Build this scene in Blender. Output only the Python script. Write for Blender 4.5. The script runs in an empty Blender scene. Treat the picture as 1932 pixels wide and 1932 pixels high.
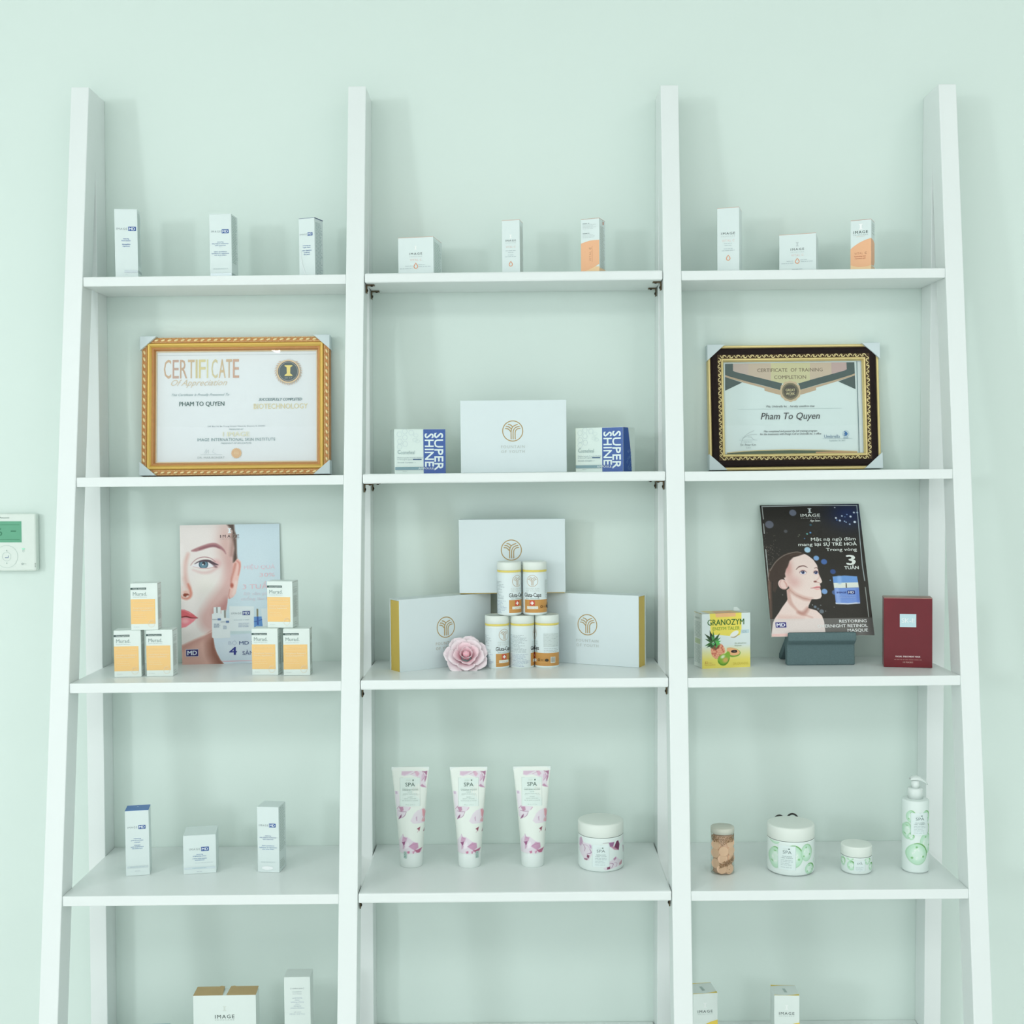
import bpy, bmesh, math, random
import numpy as np
from mathutils import Vector, Matrix

scene = bpy.context.scene
COL = scene.collection
random.seed(7)

# ---------------------------------------------------------------- camera
cam_data = bpy.data.cameras.new('camera')
cam = bpy.data.objects.new('camera', cam_data)
COL.objects.link(cam)
RIGHT = Vector((0.999991, 0.003506, -0.002358))
UP = Vector((0.002237, 0.034096, 0.999416))
FWD = Vector((-0.003584, 0.999412, -0.034088))
cam.matrix_world = Matrix((
    (RIGHT.x, UP.x, -FWD.x, 0.0039),
    (RIGHT.y, UP.y, -FWD.y, -2.20083),
    (RIGHT.z, UP.z, -FWD.z, 0.00436),
    (0, 0, 0, 1)))
cam_data.sensor_width = 36.0
cam_data.lens = 42.604
cam_data.clip_start = 0.05
scene.camera = cam

# ---------------------------------------------------------------- world, lights, exposure
world = bpy.data.worlds.new('bright_interior')
scene.world = world
world.use_nodes = True
wbg = world.node_tree.nodes['Background']
wbg.inputs['Color'].default_value = (0.955, 1.0, 1.02, 1)
wbg.inputs['Strength'].default_value = 1.24


def area(name, loc, target, sx, sy, power, color=(1, 1, 1)):
    ld = bpy.data.lights.new(name, 'AREA')
    ld.shape = 'RECTANGLE'
    ld.size = sx
    ld.size_y = sy
    ld.energy = power
    ld.color = color
    o = bpy.data.objects.new(name, ld)
    COL.objects.link(o)
    o.location = loc
    o.rotation_euler = (Vector(target) - Vector(loc)).to_track_quat('-Z', 'Y').to_euler()
    return o


# daylight through the narrow window in the left wall, and the panel light on the right of the ceiling
area('window_daylight', (-3.52, -3.95, 0.50), (0.0, 0.0, 0.2), 0.45, 0.60, 31.0, (0.955, 1.0, 1.03))
area('ceiling_panel_light', (1.28, -0.98, 1.245), (1.1, -0.3, -0.4), 0.25, 0.25, 1.4, (1.0, 0.99, 0.97))
for x_ in (-2.4, -1.2, 0.0, 1.2, 2.4):  # added fill panels under the ceiling, brightening shelf tops and bays
    area('added_fill_light', (x_, -2.88, 1.245), (x_, -2.80, -1.0), 0.6, 0.9, 8.0, (0.97, 1.0, 0.985))

scene.view_settings.view_transform = 'Standard'
scene.view_settings.look = 'None'
scene.view_settings.exposure = -0.08
scene.view_settings.gamma = 1.0
scene.view_settings.use_curve_mapping = False

# ---------------------------------------------------------------- helpers


def lin1(c):
    c /= 255.0
    return c / 12.92 if c <= 0.04045 else ((c + 0.055) / 1.055) ** 2.4


def lin(rgb):
    return tuple(lin1(float(c)) for c in rgb)


MATS = {}


def mat(name, rgb, rough=0.5, spec=0.4, metal=0.0, vary=0.0, scale=40.0, bump=0.0, coat=0.0):
    if name in MATS:
        return MATS[name]
    m = bpy.data.materials.new(name)
    m.use_nodes = True
    nt = m.node_tree
    b = nt.nodes['Principled BSDF']
    c = lin(rgb)
    b.inputs['Base Color'].default_value = (*c, 1)
    b.inputs['Roughness'].default_value = rough
    b.inputs['Specular IOR Level'].default_value = spec
    b.inputs['Metallic'].default_value = metal
    if coat:
        b.inputs['Coat Weight'].default_value = coat
        b.inputs['Coat Roughness'].default_value = 0.08
    if vary or bump:
        tc = nt.nodes.new('ShaderNodeTexCoord')
        nz = nt.nodes.new('ShaderNodeTexNoise')
        nz.inputs['Scale'].default_value = scale
        nz.inputs['Detail'].default_value = 4.0
        nt.links.new(tc.outputs['Object'], nz.inputs['Vector'])
        if vary:
            mx = nt.nodes.new('ShaderNodeMix')
            mx.data_type = 'RGBA'
            mx.inputs[6].default_value = (*[x * (1 - vary) for x in c], 1)
            mx.inputs[7].default_value = (*[min(1, x * (1 + vary)) for x in c], 1)
            nt.links.new(nz.outputs['Fac'], mx.inputs[0])
            nt.links.new(mx.outputs[2], b.inputs['Base Color'])
        if bump:
            bp = nt.nodes.new('ShaderNodeBump')
            bp.inputs['Strength'].default_value = bump
            bp.inputs['Distance'].default_value = 0.002
            nt.links.new(nz.outputs['Fac'], bp.inputs['Height'])
            nt.links.new(bp.outputs['Normal'], b.inputs['Normal'])
    MATS[name] = m
    return m


def ink(rgb, rough=0.45, metal=0.0):
    return mat('ink_%02x%02x%02x%s' % (*[int(c) for c in rgb], 'm' if metal else ''), rgb, rough, 0.3, metal)


def paint_mat(name, rough=0.4, spec=0.4, coat=0.0):
    if name in MATS:
        return MATS[name]
    m = bpy.data.materials.new(name)
    m.use_nodes = True
    nt = m.node_tree
    b = nt.nodes['Principled BSDF']
    at = nt.nodes.new('ShaderNodeAttribute')
    at.attribute_name = 'Col'
    nt.links.new(at.outputs['Color'], b.inputs['Base Color'])
    b.inputs['Roughness'].default_value = rough
    b.inputs['Specular IOR Level'].default_value = spec
    if coat:
        b.inputs['Coat Weight'].default_value = coat
        b.inputs['Coat Roughness'].default_value = 0.1
    MATS[name] = m
    return m


def glass_mat(name, tint=(255, 255, 255), fac=0.06, rough=0.02):
    if name in MATS:
        return MATS[name]
    m = bpy.data.materials.new(name)
    m.use_nodes = True
    nt = m.node_tree
    nt.nodes.remove(nt.nodes['Principled BSDF'])
    out = nt.nodes['Material Output']
    tr = nt.nodes.new('ShaderNodeBsdfTransparent')
    tr.inputs['Color'].default_value = (*lin(tint), 1)
    gl = nt.nodes.new('ShaderNodeBsdfGlossy')
    gl.inputs['Roughness'].default_value = rough
    lw = nt.nodes.new('ShaderNodeLayerWeight')
    lw.inputs['Blend'].default_value = 0.5
    pw = nt.nodes.new('ShaderNodeMath')
    pw.operation = 'POWER'
    pw.inputs[1].default_value = 4.0
    ma = nt.nodes.new('ShaderNodeMath')
    ma.operation = 'MULTIPLY_ADD'
    ma.inputs[1].default_value = 0.7
    ma.inputs[2].default_value = fac
    nt.links.new(lw.outputs['Facing'], pw.inputs[0])
    nt.links.new(pw.outputs[0], ma.inputs[0])
    mx = nt.nodes.new('ShaderNodeMixShader')
    nt.links.new(ma.outputs[0], mx.inputs['Fac'])
    nt.links.new(tr.outputs['BSDF'], mx.inputs[1])
    nt.links.new(gl.outputs['BSDF'], mx.inputs[2])
    nt.links.new(mx.outputs['Shader'], out.inputs['Surface'])
    MATS[name] = m
    return m


def link(name, me, mats, parent=None, smooth=False):
    for m in (mats if isinstance(mats, (list, tuple)) else [mats]):
        me.materials.append(m)
    if smooth:
        me.polygons.foreach_set('use_smooth', [True] * len(me.polygons))
    o = bpy.data.objects.new(name, me)
    COL.objects.link(o)
    if parent is not None:
        o.parent = parent
    return o


def tag(o, label=None, cat=None, group=None, kind=None):
    if label:
        o['label'] = label
    if cat:
        o['category'] = cat
    if group:
        o['group'] = group
    if kind:
        o['kind'] = kind
    return o


TILT = -0.00744   # the shelves run very slightly uphill to the right; what stands on them follows


def thing(name, label, cat, loc=(0, 0, 0), yaw=0.0, group=None, tilt=True):
    o = bpy.data.objects.new(name, None)
    o.empty_display_size = 0.02
    COL.objects.link(o)
    o.location = loc
    o.rotation_euler = (0, TILT if tilt else 0, math.radians(yaw))
    return tag(o, label, cat, group)


class G:
    """collects simple geometry for one mesh"""

    def __init__(s):
        s.v = []
        s.f = []
        s.m = []

    def add(s, verts, faces, mi=0):
        n = len(s.v)
        s.v += [tuple(p) for p in verts]
        s.f += [tuple(i + n for i in f) for f in faces]
        s.m += [mi] * len(faces)
        return s

    def box(s, x0, x1, y0, y1, z0, z1, mi=0):
        return s.add([(x0, y0, z0), (x1, y0, z0), (x1, y1, z0), (x0, y1, z0), (x0, y0, z1), (x1, y0, z1), (x1, y1, z1), (x0, y1, z1)],
                     [(0, 3, 2, 1), (4, 5, 6, 7), (0, 1, 5, 4), (1, 2, 6, 5), (2, 3, 7, 6), (3, 0, 4, 7)], mi)

    def prism_x(s, prof, x0, x1, mi=0):
        """profile of (y, z) points swept along x"""
        n = len(prof)
        v = [(x0, y, z) for y, z in prof] + [(x1, y, z) for y, z in prof]
        f = [tuple(range(n))[::-1], tuple(range(n, 2 * n))]
        f += [(i, (i + 1) % n, n + (i + 1) % n, n + i) for i in range(n)]
        return s.add(v, f, mi)

    def lathe(s, prof, n=40, cx=0, cy=0, mi=0, cap0=True, cap1=True):
        """profile of (r, z)"""
        v = []
        for r, z in prof:
            for i in range(n):
                a = 2 * math.pi * i / n
                v.append((cx + r * math.cos(a), cy + r * math.sin(a), z))
        f = []
        for j in range(len(prof) - 1):
            for i in range(n):
                k = (i + 1) % n
                f.append((j * n + i, j * n + k, (j + 1) * n + k, (j + 1) * n + i))
        if cap0:
            f.append(tuple(range(n))[::-1])
        if cap1:
            o = (len(prof) - 1) * n
            f.append(tuple(range(o, o + n)))
        return s.add(v, f, mi)

    def tube(s, pts, r, n=8, mi=0):
        pts = [Vector(p) for p in pts]
        rr = r if isinstance(r, (list, tuple)) else [r] * len(pts)
        v = []
        for i, p in enumerate(pts):
            d = (pts[min(i + 1, len(pts) - 1)] - pts[max(i - 1, 0)]).normalized()
            a = d.cross(Vector((0.13, 0.2, 1.0))).normalized()
            b = d.cross(a)
            for k in range(n):
                t = 2 * math.pi * k / n
                v.append(tuple(p + (a * math.cos(t) + b * math.sin(t)) * rr[i]))
        f = []
        for j in range(len(pts) - 1):
            for k in range(n):
                l = (k + 1) % n
                f.append((j * n + k, j * n + l, (j + 1) * n + l, (j + 1) * n + k))
        f += [tuple(range(n))[::-1], tuple(range((len(pts) - 1) * n, len(pts) * n))]
        return s.add(v, f, mi)

    def ball(s, c, rx, ry, rz, n=8, m=5, mi=0):
        v = [(c[0], c[1], c[2] - rz)]
        for j in range(1, m):
            p = -math.pi / 2 + math.pi * j / m
            for i in range(n):
                a = 2 * math.pi * i / n
                v.append((c[0] + rx * math.cos(p) * math.cos(a), c[1] + ry * math.cos(p) * math.sin(a), c[2] + rz * math.sin(p)))
        v.append((c[0], c[1], c[2] + rz))
        f = [(0, 1 + (i + 1) % n, 1 + i) for i in range(n)]
        for j in range(m - 2):
            for i in range(n):
                k = (i + 1) % n
                f.append((1 + j * n + i, 1 + j * n + k, 1 + (j + 1) * n + k, 1 + (j + 1) * n + i))
        o = 1 + (m - 2) * n
        f += [(o + i, o + (i + 1) % n, len(v) - 1) for i in range(n)]
        return s.add(v, f, mi)

    def mesh(s, name, bevel=0.0, seg=2):
        me = bpy.data.meshes.new(name)
        me.from_pydata(s.v, [], s.f)
        me.polygons.foreach_set('material_index', s.m)
        if bevel:
            bm = bmesh.new()
            bm.from_mesh(me)
            bmesh.ops.recalc_face_normals(bm, faces=bm.faces)
            es = [e for e in bm.edges if len(e.link_faces) == 2 and e.calc_face_angle(0) > 0.35]
            bmesh.ops.bevel(bm, geom=es, offset=bevel, segments=seg, profile=0.5, affect='EDGES')
            bm.to_mesh(me)
            bm.free()
        me.update()
        return me

    def build(s, name, mats, parent=None, bevel=0.0, smooth=False, seg=2):
        return link(name, s.mesh(name, bevel, seg), mats, parent, smooth)


_TX = {}


def text_mesh(txt, sp=1.0):
    """flat glyph outlines from the built-in font, cap height scaled to 1, left edge at 0"""
    key = (txt, sp)
    if key not in _TX:
        c = bpy.data.curves.new('t', 'FONT')
        c.body = txt
        c.resolution_u = 2
        c.space_character = sp
        o = bpy.data.objects.new('t', c)
        me = o.to_mesh()
        v = [(p.co.x / 0.682, p.co.y / 0.682) for p in me.vertices]
        f = [tuple(p.vertices) for p in me.polygons]
        o.to_mesh_clear()
        bpy.data.objects.remove(o)
        bpy.data.curves.remove(c)
        x0 = min(p[0] for p in v)
        v = [(x - x0, y) for x, y in v]
        _TX[key] = (v, f, max(p[0] for p in v))
    return _TX[key]


def smooth_path(pts, n=6):
    p = [np.array(q, float) for q in pts]
    if len(p) < 3:
        return [tuple(q) for q in p]
    out = []
    for i in range(len(p) - 1):
        a, b, c, d = p[max(i - 1, 0)], p[i], p[i + 1], p[min(i + 2, len(p) - 1)]
        for k in range(n):
            t = k / n
            out.append(tuple(0.5 * ((2 * b) + (c - a) * t + (2 * a - 5 * b + 4 * c - d) * t * t + (3 * b - a - 3 * c + d) * t ** 3)))
    out.append(tuple(p[-1]))
    return out


class Print:
    """flat print laid on a surface; wf(x, y, lift) gives the 3-D point, x to the right and y down in print units"""

    def __init__(s, parent, wf, lift=0.00016, step=0.00006):
        s.parent, s.wf, s.parts, s.l, s.step, s.fine = parent, wf, {}, lift, step, set()

    def _add(s, part, verts, faces, rgb, metal=0.0, rough=0.45):
        s.l += s.step
        P = s.parts.setdefault(part, [[], [], [], []])
        m = ink(rgb, rough, metal)
        if m not in P[3]:
            P[3].append(m)
        k = P[3].index(m)
        n = len(P[0])
        P[0] += [tuple(s.wf(x, y, s.l)) for x, y in verts]
        P[1] += [tuple(i + n for i in f) for f in faces]
        P[2] += [k] * len(faces)

    def rect(s, part, x0, y0, x1, y1, rgb, nx=1, metal=0.0, rough=0.45):
        v = []
        for j in (0, 1):
            for i in range(nx + 1):
                v.append((x0 + (x1 - x0) * i / nx, (y0, y1)[j]))
        s._add(part, v, [(i, i + 1, nx + 2 + i, nx + 1 + i) for i in range(nx)], rgb, metal, rough)

    def poly(s, part, pts, rgb, metal=0.0):
        s._add(part, pts, [tuple(range(len(pts)))], rgb, metal)

    def disc(s, part, cx, cy, rx, rgb, ry=None, n=28, metal=0.0, bumpy=0.0, k=0):
        ry = ry or rx
        s.poly(part, [(cx + rx * (1 + bumpy * math.cos(k * 2 * math.pi * i / n)) * math.cos(2 * math.pi * i / n),
                       cy + ry * (1 + bumpy * math.cos(k * 2 * math.pi * i / n)) * math.sin(2 * math.pi * i / n)) for i in range(n)], rgb, metal)

    def stroke(s, part, pts, w, rgb, closed=False, metal=0.0):
        pts = [Vector((p[0], p[1])) for p in pts]
        n = len(pts)
        v = []
        for i, p in enumerate(pts):
            a = pts[(i - 1) % n] if closed else pts[max(i - 1, 0)]
            b = pts[(i + 1) % n] if closed else pts[min(i + 1, n - 1)]
            d = (b - a)
            d = d.normalized() if d.length else Vector((1, 0))
            q = Vector((-d.y, d.x)) * (w / 2)
            v += [(p.x + q.x, p.y + q.y), (p.x - q.x, p.y - q.y)]
        m = n if closed else n - 1
        s._add(part, v, [(2 * i, 2 * ((i + 1) % n), 2 * ((i + 1) % n) + 1, 2 * i + 1) for i in range(m)], rgb, metal)

    def ring(s, part, cx, cy, r, w, rgb, ry=None, n=32, metal=0.0):
        ry = ry or r
        s.stroke(part, [(cx + r * math.cos(2 * math.pi * i / n), cy + ry * math.sin(2 * math.pi * i / n)) for i in range(n)], w, rgb, True, metal)

    def text(s, part, txt, x, y, h, rgb, w=None, align='c', sp=1.0, bold=0.0, shear=0.0, rot=0, metal=0.0):
        """x,y: anchor, y is the middle of the capitals; rot 90 turns the line to read downwards, -90 upwards"""
        v, f, tw = text_mesh(txt, sp)
        sx = (w / tw) if w else h
        W = tw * sx
        ox = {'c': -W / 2, 'l': 0, 'r': -W}[align]
        out = []
        for a, b in v:
            px, py = ox + a * sx + shear * (b - 0.5) * h, -(b - 0.5) * h
            if rot == 90:
                px, py = -py, px
            elif rot == -90:
                px, py = py, -px
            out.append((x + px, y + py))
        if bold > 0:      # heavier weight: the outline laid down three times, a hair apart
            b, st = bold * 1.1 * h, s.step
            s.step = 0.000015
            for dx, dy in ((-b, 0), (b, 0), (0, b * 0.6)):
                s._add(part, [(px + dx, py + dy) for px, py in out], f, rgb, metal)
            s.step = st
        else:
            s._add(part, out, f, rgb, metal)

    def micro(s, part, x0, x1, ys, h, rgb, seed=1, ragged=0.25, word=4.0):
        """lines of print too small to read, as word-length dashes"""
        r = random.Random(seed)
        s.fine.add(part)
        v, f = [], []
        for y in ys:
            x = x0
            end = x1 - (x1 - x0) * ragged * r.random()
            while x < end - 0.3:
                e = min(end, x + word * (0.4 + r.random()))
                n = len(v)
                v += [(x, y - h / 2), (e, y - h / 2), (e, y + h / 2), (x, y + h / 2)]
                f.append((n, n + 1, n + 2, n + 3))
                x = e + 0.16 * word
        s._add(part, v, f, rgb)

    def done(s):
        for part, (v, f, k, ms) in s.parts.items():
            me = bpy.data.meshes.new(part)
            me.from_pydata(v, [], f)
            me.polygons.foreach_set('material_index', k)
            o = link(part, me, ms, s.parent)
            if part in s.fine:
                o['kind'] = 'stuff'


def srgb2lin(a):
    a = np.clip(a / 255.0, 0, 1)
    return np.where(a <= 0.04045, a / 12.92, ((a + 0.055) / 1.055) ** 2.4)


class Canvas:
    """printed picture: colours worked out at the points of a fine grid"""

    def __init__(s, X, Y, base=(255, 255, 255)):
        s.X, s.Y = X, Y
        s.c = np.tile(np.array(base, float), (len(X), 1))
        s.rs = np.random.RandomState(3)

    def blend(s, a, rgb):
        a = np.clip(a, 0, 1)[:, None]
        s.c = s.c * (1 - a) + np.array(rgb, float) * a

    def _pd(s, pts, closed=True):
        """distance to the outline and inside test"""
        X, Y = s.X, s.Y
        d = np.full(len(X), 1e9)
        ins = np.zeros(len(X), bool)
        n = len(pts)
        for i in range(n if closed else n - 1):
            x0, y0 = pts[i]
            x1, y1 = pts[(i + 1) % n]
            dx, dy = x1 - x0, y1 - y0
            L = dx * dx + dy * dy + 1e-12
            t = np.clip(((X - x0) * dx + (Y - y0) * dy) / L, 0, 1)
            d = np.minimum(d, (X - x0 - t * dx) ** 2 + (Y - y0 - t * dy) ** 2)
            if closed:
                c = ((y0 > Y) != (y1 > Y))
                with np.errstate(divide='ignore', invalid='ignore'):
                    xi = x0 + (Y - y0) * dx / (dy if dy else 1e-12)
                ins ^= c & (X < xi)
        return np.sqrt(d), ins

    def poly(s, pts, rgb, soft=0.6, a=1.0, smooth=False, clip=None):
        if smooth:
            pts = smooth_path(list(pts) + [pts[0]], 4)[:-1]
        d, ins = s._pd(pts)
        sd = np.where(ins, d, -d)
        al = np.clip(sd / soft + 0.5, 0, 1) * a
        if clip is not None:
            al = al * clip
        s.blend(al, rgb)
        return al

    def mask(s, pts, soft=0.6, smooth=False):
        if smooth:
            pts = smooth_path(list(pts) + [pts[0]], 4)[:-1]
        d, ins = s._pd(pts)
        return np.clip(np.where(ins, d, -d) / soft + 0.5, 0, 1)

    def ell(s, cx, cy, rx, ry, rgb, soft=0.6, a=1.0, rot=0.0, clip=None):
        c, q = math.cos(rot), math.sin(rot)
        u = ((s.X - cx) * c + (s.Y - cy) * q) / rx
        v = (-(s.X - cx) * q + (s.Y - cy) * c) / ry
        al = np.clip((1 - np.sqrt(u * u + v * v)) * min(rx, ry) / soft + 0.5, 0, 1) * a
        if clip is not None:
            al = al * clip
        s.blend(al, rgb)
        return al

    def stroke(s, pts, w, rgb, soft=0.6, a=1.0, smooth=True, clip=None):
        if smooth:
            pts = smooth_path(pts, 5)
        X, Y = s.X, s.Y
        best = np.full(len(X), 1e9)
        ws = list(w) if isinstance(w, (list, tuple)) else [w, w]
        n = len(pts)
        for i in range(n - 1):
            x0, y0 = pts[i]
            x1, y1 = pts[i + 1]
            dx, dy = x1 - x0, y1 - y0
            t = np.clip(((X - x0) * dx + (Y - y0) * dy) / (dx * dx + dy * dy + 1e-12), 0, 1)
            dd = np.sqrt((X - x0 - t * dx) ** 2 + (Y - y0 - t * dy) ** 2)
            k = (i + t) / (n - 1) * (len(ws) - 1)
            lo = np.clip(np.floor(k).astype(int), 0, len(ws) - 2)
            W = np.array(ws)[lo] * (1 - (k - lo)) + np.array(ws)[lo + 1] * (k - lo)
            best = np.minimum(best, dd - W / 2)
        al = np.clip(0.5 - best / soft, 0, 1) * a
        if clip is not None:
            al = al * clip
        s.blend(al, rgb)

    def grain(s, amt):
        s.c += s.rs.normal(0, amt, (len(s.c), 1))


def grid_uv(nx, ny):
    u, v = np.meshgrid(np.linspace(0, 1, nx), np.linspace(0, 1, ny))
    return u.ravel(), v.ravel()


def grid_object(name, P, nx, ny, canvas, material, parent, wrap=False, smooth=True):
    me = bpy.data.meshes.new(name)
    i = np.arange(nx * ny).reshape(ny, nx)
    if wrap:
        j = np.concatenate([i, i[:, :1]], 1)
    else:
        j = i
    q = np.stack([j[:-1, :-1], j[1:, :-1], j[1:, 1:], j[:-1, 1:]], -1).reshape(-1, 4)
    me.vertices.add(len(P))
    me.vertices.foreach_set('co', np.asarray(P, np.float32).ravel())
    me.loops.add(q.size)
    me.loops.foreach_set('vertex_index', q.astype(np.int32).ravel())
    me.polygons.add(len(q))
    me.polygons.foreach_set('loop_start', np.arange(0, q.size, 4, dtype=np.int32))
    me.update(calc_edges=True)
    ca = me.color_attributes.new('Col', 'FLOAT_COLOR', 'POINT')
    rgba = np.ones((len(P), 4), np.float32)
    rgba[:, :3] = srgb2lin(canvas.c)
    ca.data.foreach_set('color', rgba.ravel())
    return link(name, me, material, parent, smooth)

# ================================================================ the room
WALL = mat('mint_wall_paint', (222, 237, 230), 0.75, 0.25, vary=0.012, scale=3.0, bump=0.03)
CEIL = mat('white_ceiling_paint', (244, 246, 244), 0.8, 0.2, vary=0.01, scale=2.0)
FLOOR = mat('pale_floor_tile', (242, 243, 240), 0.4, 0.4, vary=0.03, scale=1.5)
PAINT = mat('white_semigloss_paint', (233, 240, 238), 0.30, 0.45, vary=0.008, scale=9.0, bump=0.02)
FZ, CZ = -1.46, 1.26
XL, XR, YB = -3.6, 3.6, -5.6

wall = G().box(XL, XR, 0.0, 0.1, FZ, CZ).build('wall_back', WALL)
tag(wall, kind='structure')
tag(G().box(XL, XR, YB, 0.1, FZ - 0.1, FZ).build('floor', FLOOR), kind='structure')
tag(G().box(XL, XR, YB, 0.1, CZ, CZ + 0.1).build('ceiling', CEIL), kind='structure')
tag(G().box(XR, XR + 0.1, YB, 0.1, FZ, CZ).build('wall_right', CEIL), kind='structure')
wl = G()
wl.box(XL - 0.1, XL, YB, -4.25, FZ, CZ)
wl.box(XL - 0.1, XL, -3.65, 0.1, FZ, CZ)
wl.box(XL - 0.1, XL, -4.25, -3.65, FZ, 0.05)
wl.box(XL - 0.1, XL, -4.25, -3.65, 1.05, CZ)
tag(wl.build('wall_left', CEIL), kind='structure')
wf_ = G()
for y0, y1, z0, z1 in ((-4.28, -4.25, 0.02, 1.08), (-3.65, -3.62, 0.02, 1.08), (-4.25, -3.65, 0.02, 0.05), (-4.25, -3.65, 1.05, 1.08)):
    wf_.box(XL - 0.02, XL + 0.012, y0, y1, z0, z1)
tag(wf_.build('window_1', PAINT), kind='structure')
for side, args in (('back', (XL, XR, -0.012, 0.0, FZ, FZ + 0.09)), ('right', (XR - 0.012, XR, YB, 0.0, FZ, FZ + 0.09))):
    tag(G().box(*args).build('baseboard_' + side, PAINT), kind='structure')

LAMP = bpy.data.materials.new('lit_diffuser')
LAMP.use_nodes = True
_b = LAMP.node_tree.nodes['Principled BSDF']
_b.inputs['Base Color'].default_value = (0.9, 0.9, 0.9, 1)
_b.inputs['Emission Color'].default_value = (1.0, 1.0, 0.97, 1)
_b.inputs['Emission Strength'].default_value = 30.0
t = thing('ceiling_tube_light', 'slim white ceiling tube light in front of the left of the shelving', 'lamp', (-1.386, -3.157, CZ - 0.012), 110.3, tilt=False)
G().box(-0.61, 0.61, -0.02, 0.02, 0.0, 0.012).build('housing', PAINT, t, 0.003)
G().prism_x([(-0.011, 0.0), (0.011, 0.0), (0.008, -0.012), (-0.008, -0.012)], -0.6, 0.6).build('diffuser', LAMP, t)

# ================================================================ shelving unit
ZS = {1: 0.34187, 2: 0.0, 3: -0.3399, 4: -0.67971, 5: -1.0125}
SH = 0.00744
A0, B0, ZT = 0.07987, 0.13239, 0.67037
TH = 0.01637
XP = (-0.7659, -0.28569, 0.25488, 0.735)
PW = 0.0309


def depth(z):
    return A0 + B0 * (ZT - z)


unit = thing('shelving_unit', 'white painted leaning ladder shelving unit of three bays against the mint wall', 'shelving', (0, 0, FZ), tilt=False)
for x in XP:
    def pt(z):
        return -depth(z)
    prof = [(pt(FZ), 0.0), (pt(ZT), ZT - FZ), (pt(ZT) + 0.047, ZT - FZ), (pt(FZ) + 0.047, 0.0)]
    G().prism_x(prof, x, x + PW).build('front_post', PAINT, unit, 0.0014)
    G().box(x + 0.0004, x + PW - 0.0004, -0.050, -0.0005, 0.0, ZT - FZ - 0.0006).build('rear_post', PAINT, unit, 0.0012)
BRK = mat('tarnished_brass_bracket', (92, 76, 48), 0.4, 0.5, 0.6, vary=0.35, scale=300.0)
SCREW = mat('dark_screw', (48, 42, 36), 0.35, 0.5, 0.8)
_bg = G()
_bg.box(0, 0.0145, -0.0055, 0.0055, -0.0016, 0).box(0, 0.0016, -0.0055, 0.0055, -0.0145, 0)
BRK_ME = _bg.mesh('bracket', 0.0004, 1)
BRK_ME.materials.append(BRK)
_sg = G()
_sg.ball((0.0095, 0, -0.0018), 0.0026, 0.0026, 0.0013).ball((0.0020, 0, -0.0095), 0.0014, 0.0026, 0.0026)
SCR_ME = _sg.mesh('screw_heads')
SCR_ME.materials.append(SCREW)
for k, z in ZS.items():
    for b in range(3):
        x0, x1 = XP[b] + PW, XP[b + 1]
        gap = 0.0007 if b == 1 else 0.0
        rise = 0.0012 if b == 1 else 0.0
        fy = -depth(z) - (0.001 if b == 1 else -0.0008)
        g = G()
        a, c = x0 + gap, x1 - gap
        za, zc = z + SH * a + rise - FZ, z + SH * c + rise - FZ
        yb = -0.0006
        g.add([(a, fy, za - TH), (c, fy, zc - TH), (c, yb, zc - TH), (a, yb, za - TH), (a, fy, za), (c, fy, zc), (c, yb, zc), (a, yb, za)],
              [(0, 3, 2, 1), (4, 5, 6, 7), (0, 1, 5, 4), (1, 2, 6, 5), (2, 3, 7, 6), (3, 0, 4, 7)])
        g.build('shelf', PAINT, unit, 0.0028 if b == 1 else 0.0012)
        if b == 1:
            for y in (fy + 0.022, -0.030):
                for sx, px, pz in ((1, a + 0.0004, za), (-1, c - 0.0004, zc)):
                    for nm, me in (('bracket', BRK_ME), ('screw_heads', SCR_ME)):
                        o = bpy.data.objects.new(nm, me)
                        COL.objects.link(o)
                        o.parent = unit
                        o.location = (px, y, pz - TH - 0.0003)
                        o.scale = (sx, 1, 1)

# ================================================================ wall controller
W_ = 0.1118
tc = thing('wall_controller', 'white square air conditioner controller with green display on the wall', 'controller', (-0.9205, -0.0004, -0.1749), tilt=False)
CTRL = mat('ivory_plastic', (226, 236, 228), 0.4, 0.4)
G().box(-W_ / 2, W_ / 2, -0.016, 0, 0, 0.1035).build('body', CTRL, tc, 0.003)
p = Print(tc, lambda x, y, l: (-W_ / 2 + x * 0.000952, -0.016 - l, 0.1035 - y * 0.000966))
p.rect('display_bezel', 14.5, 13, 91.2, 54.4, (214, 232, 222))
p.rect('display', 15.5, 14, 90.4, 53.4, (104, 172, 140))
for yy, x0, x1 in ((20.5, 18, 87), (48.3, 18, 87)):
    p.stroke('display_lines', [(x0, yy), (x1, yy)], 0.7, (60, 130, 95))
p.text('display_lines', '26', 44, 34, 14, (62, 128, 98), bold=0.01)
p.rect('display_lines', 70, 31.5, 80, 33.5, (62, 128, 98))
p.text('brand_lettering', 'Panasonic', 59, 7.2, 2.6, (140, 160, 155), w=18, bold=0.02)
p.ring('button_ring', 61.5, 80, 21, 0.6, (196, 214, 206), n=40)
p.ring('button_ring', 61.5, 80, 8.2, 0.6, (196, 214, 206), n=32)
p.stroke('enter_symbol', [(58.5, 82), (64.6, 82), (64.6, 78.3)], 1.1, (96, 124, 170))
for yy in (68.5, 92):
    p.poly('arrow_symbols', [(60, yy + 1.4), (63, yy + 1.4), (61.5, yy - 1.4)], (176, 198, 190))
p.rect('indicator_light', 91, 64.6, 96, 66.6, (150, 250, 205))
p.ring('small_buttons', 93.5, 69.5, 1.8, 0.5, (180, 200, 192), n=16)
p.ring('small_buttons', 91.5, 93.8, 1.6, 0.6, (130, 150, 150), n=16)
p.stroke('small_buttons', [(93.5, 93), (99, 94)], 0.5, (170, 190, 184))
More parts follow.
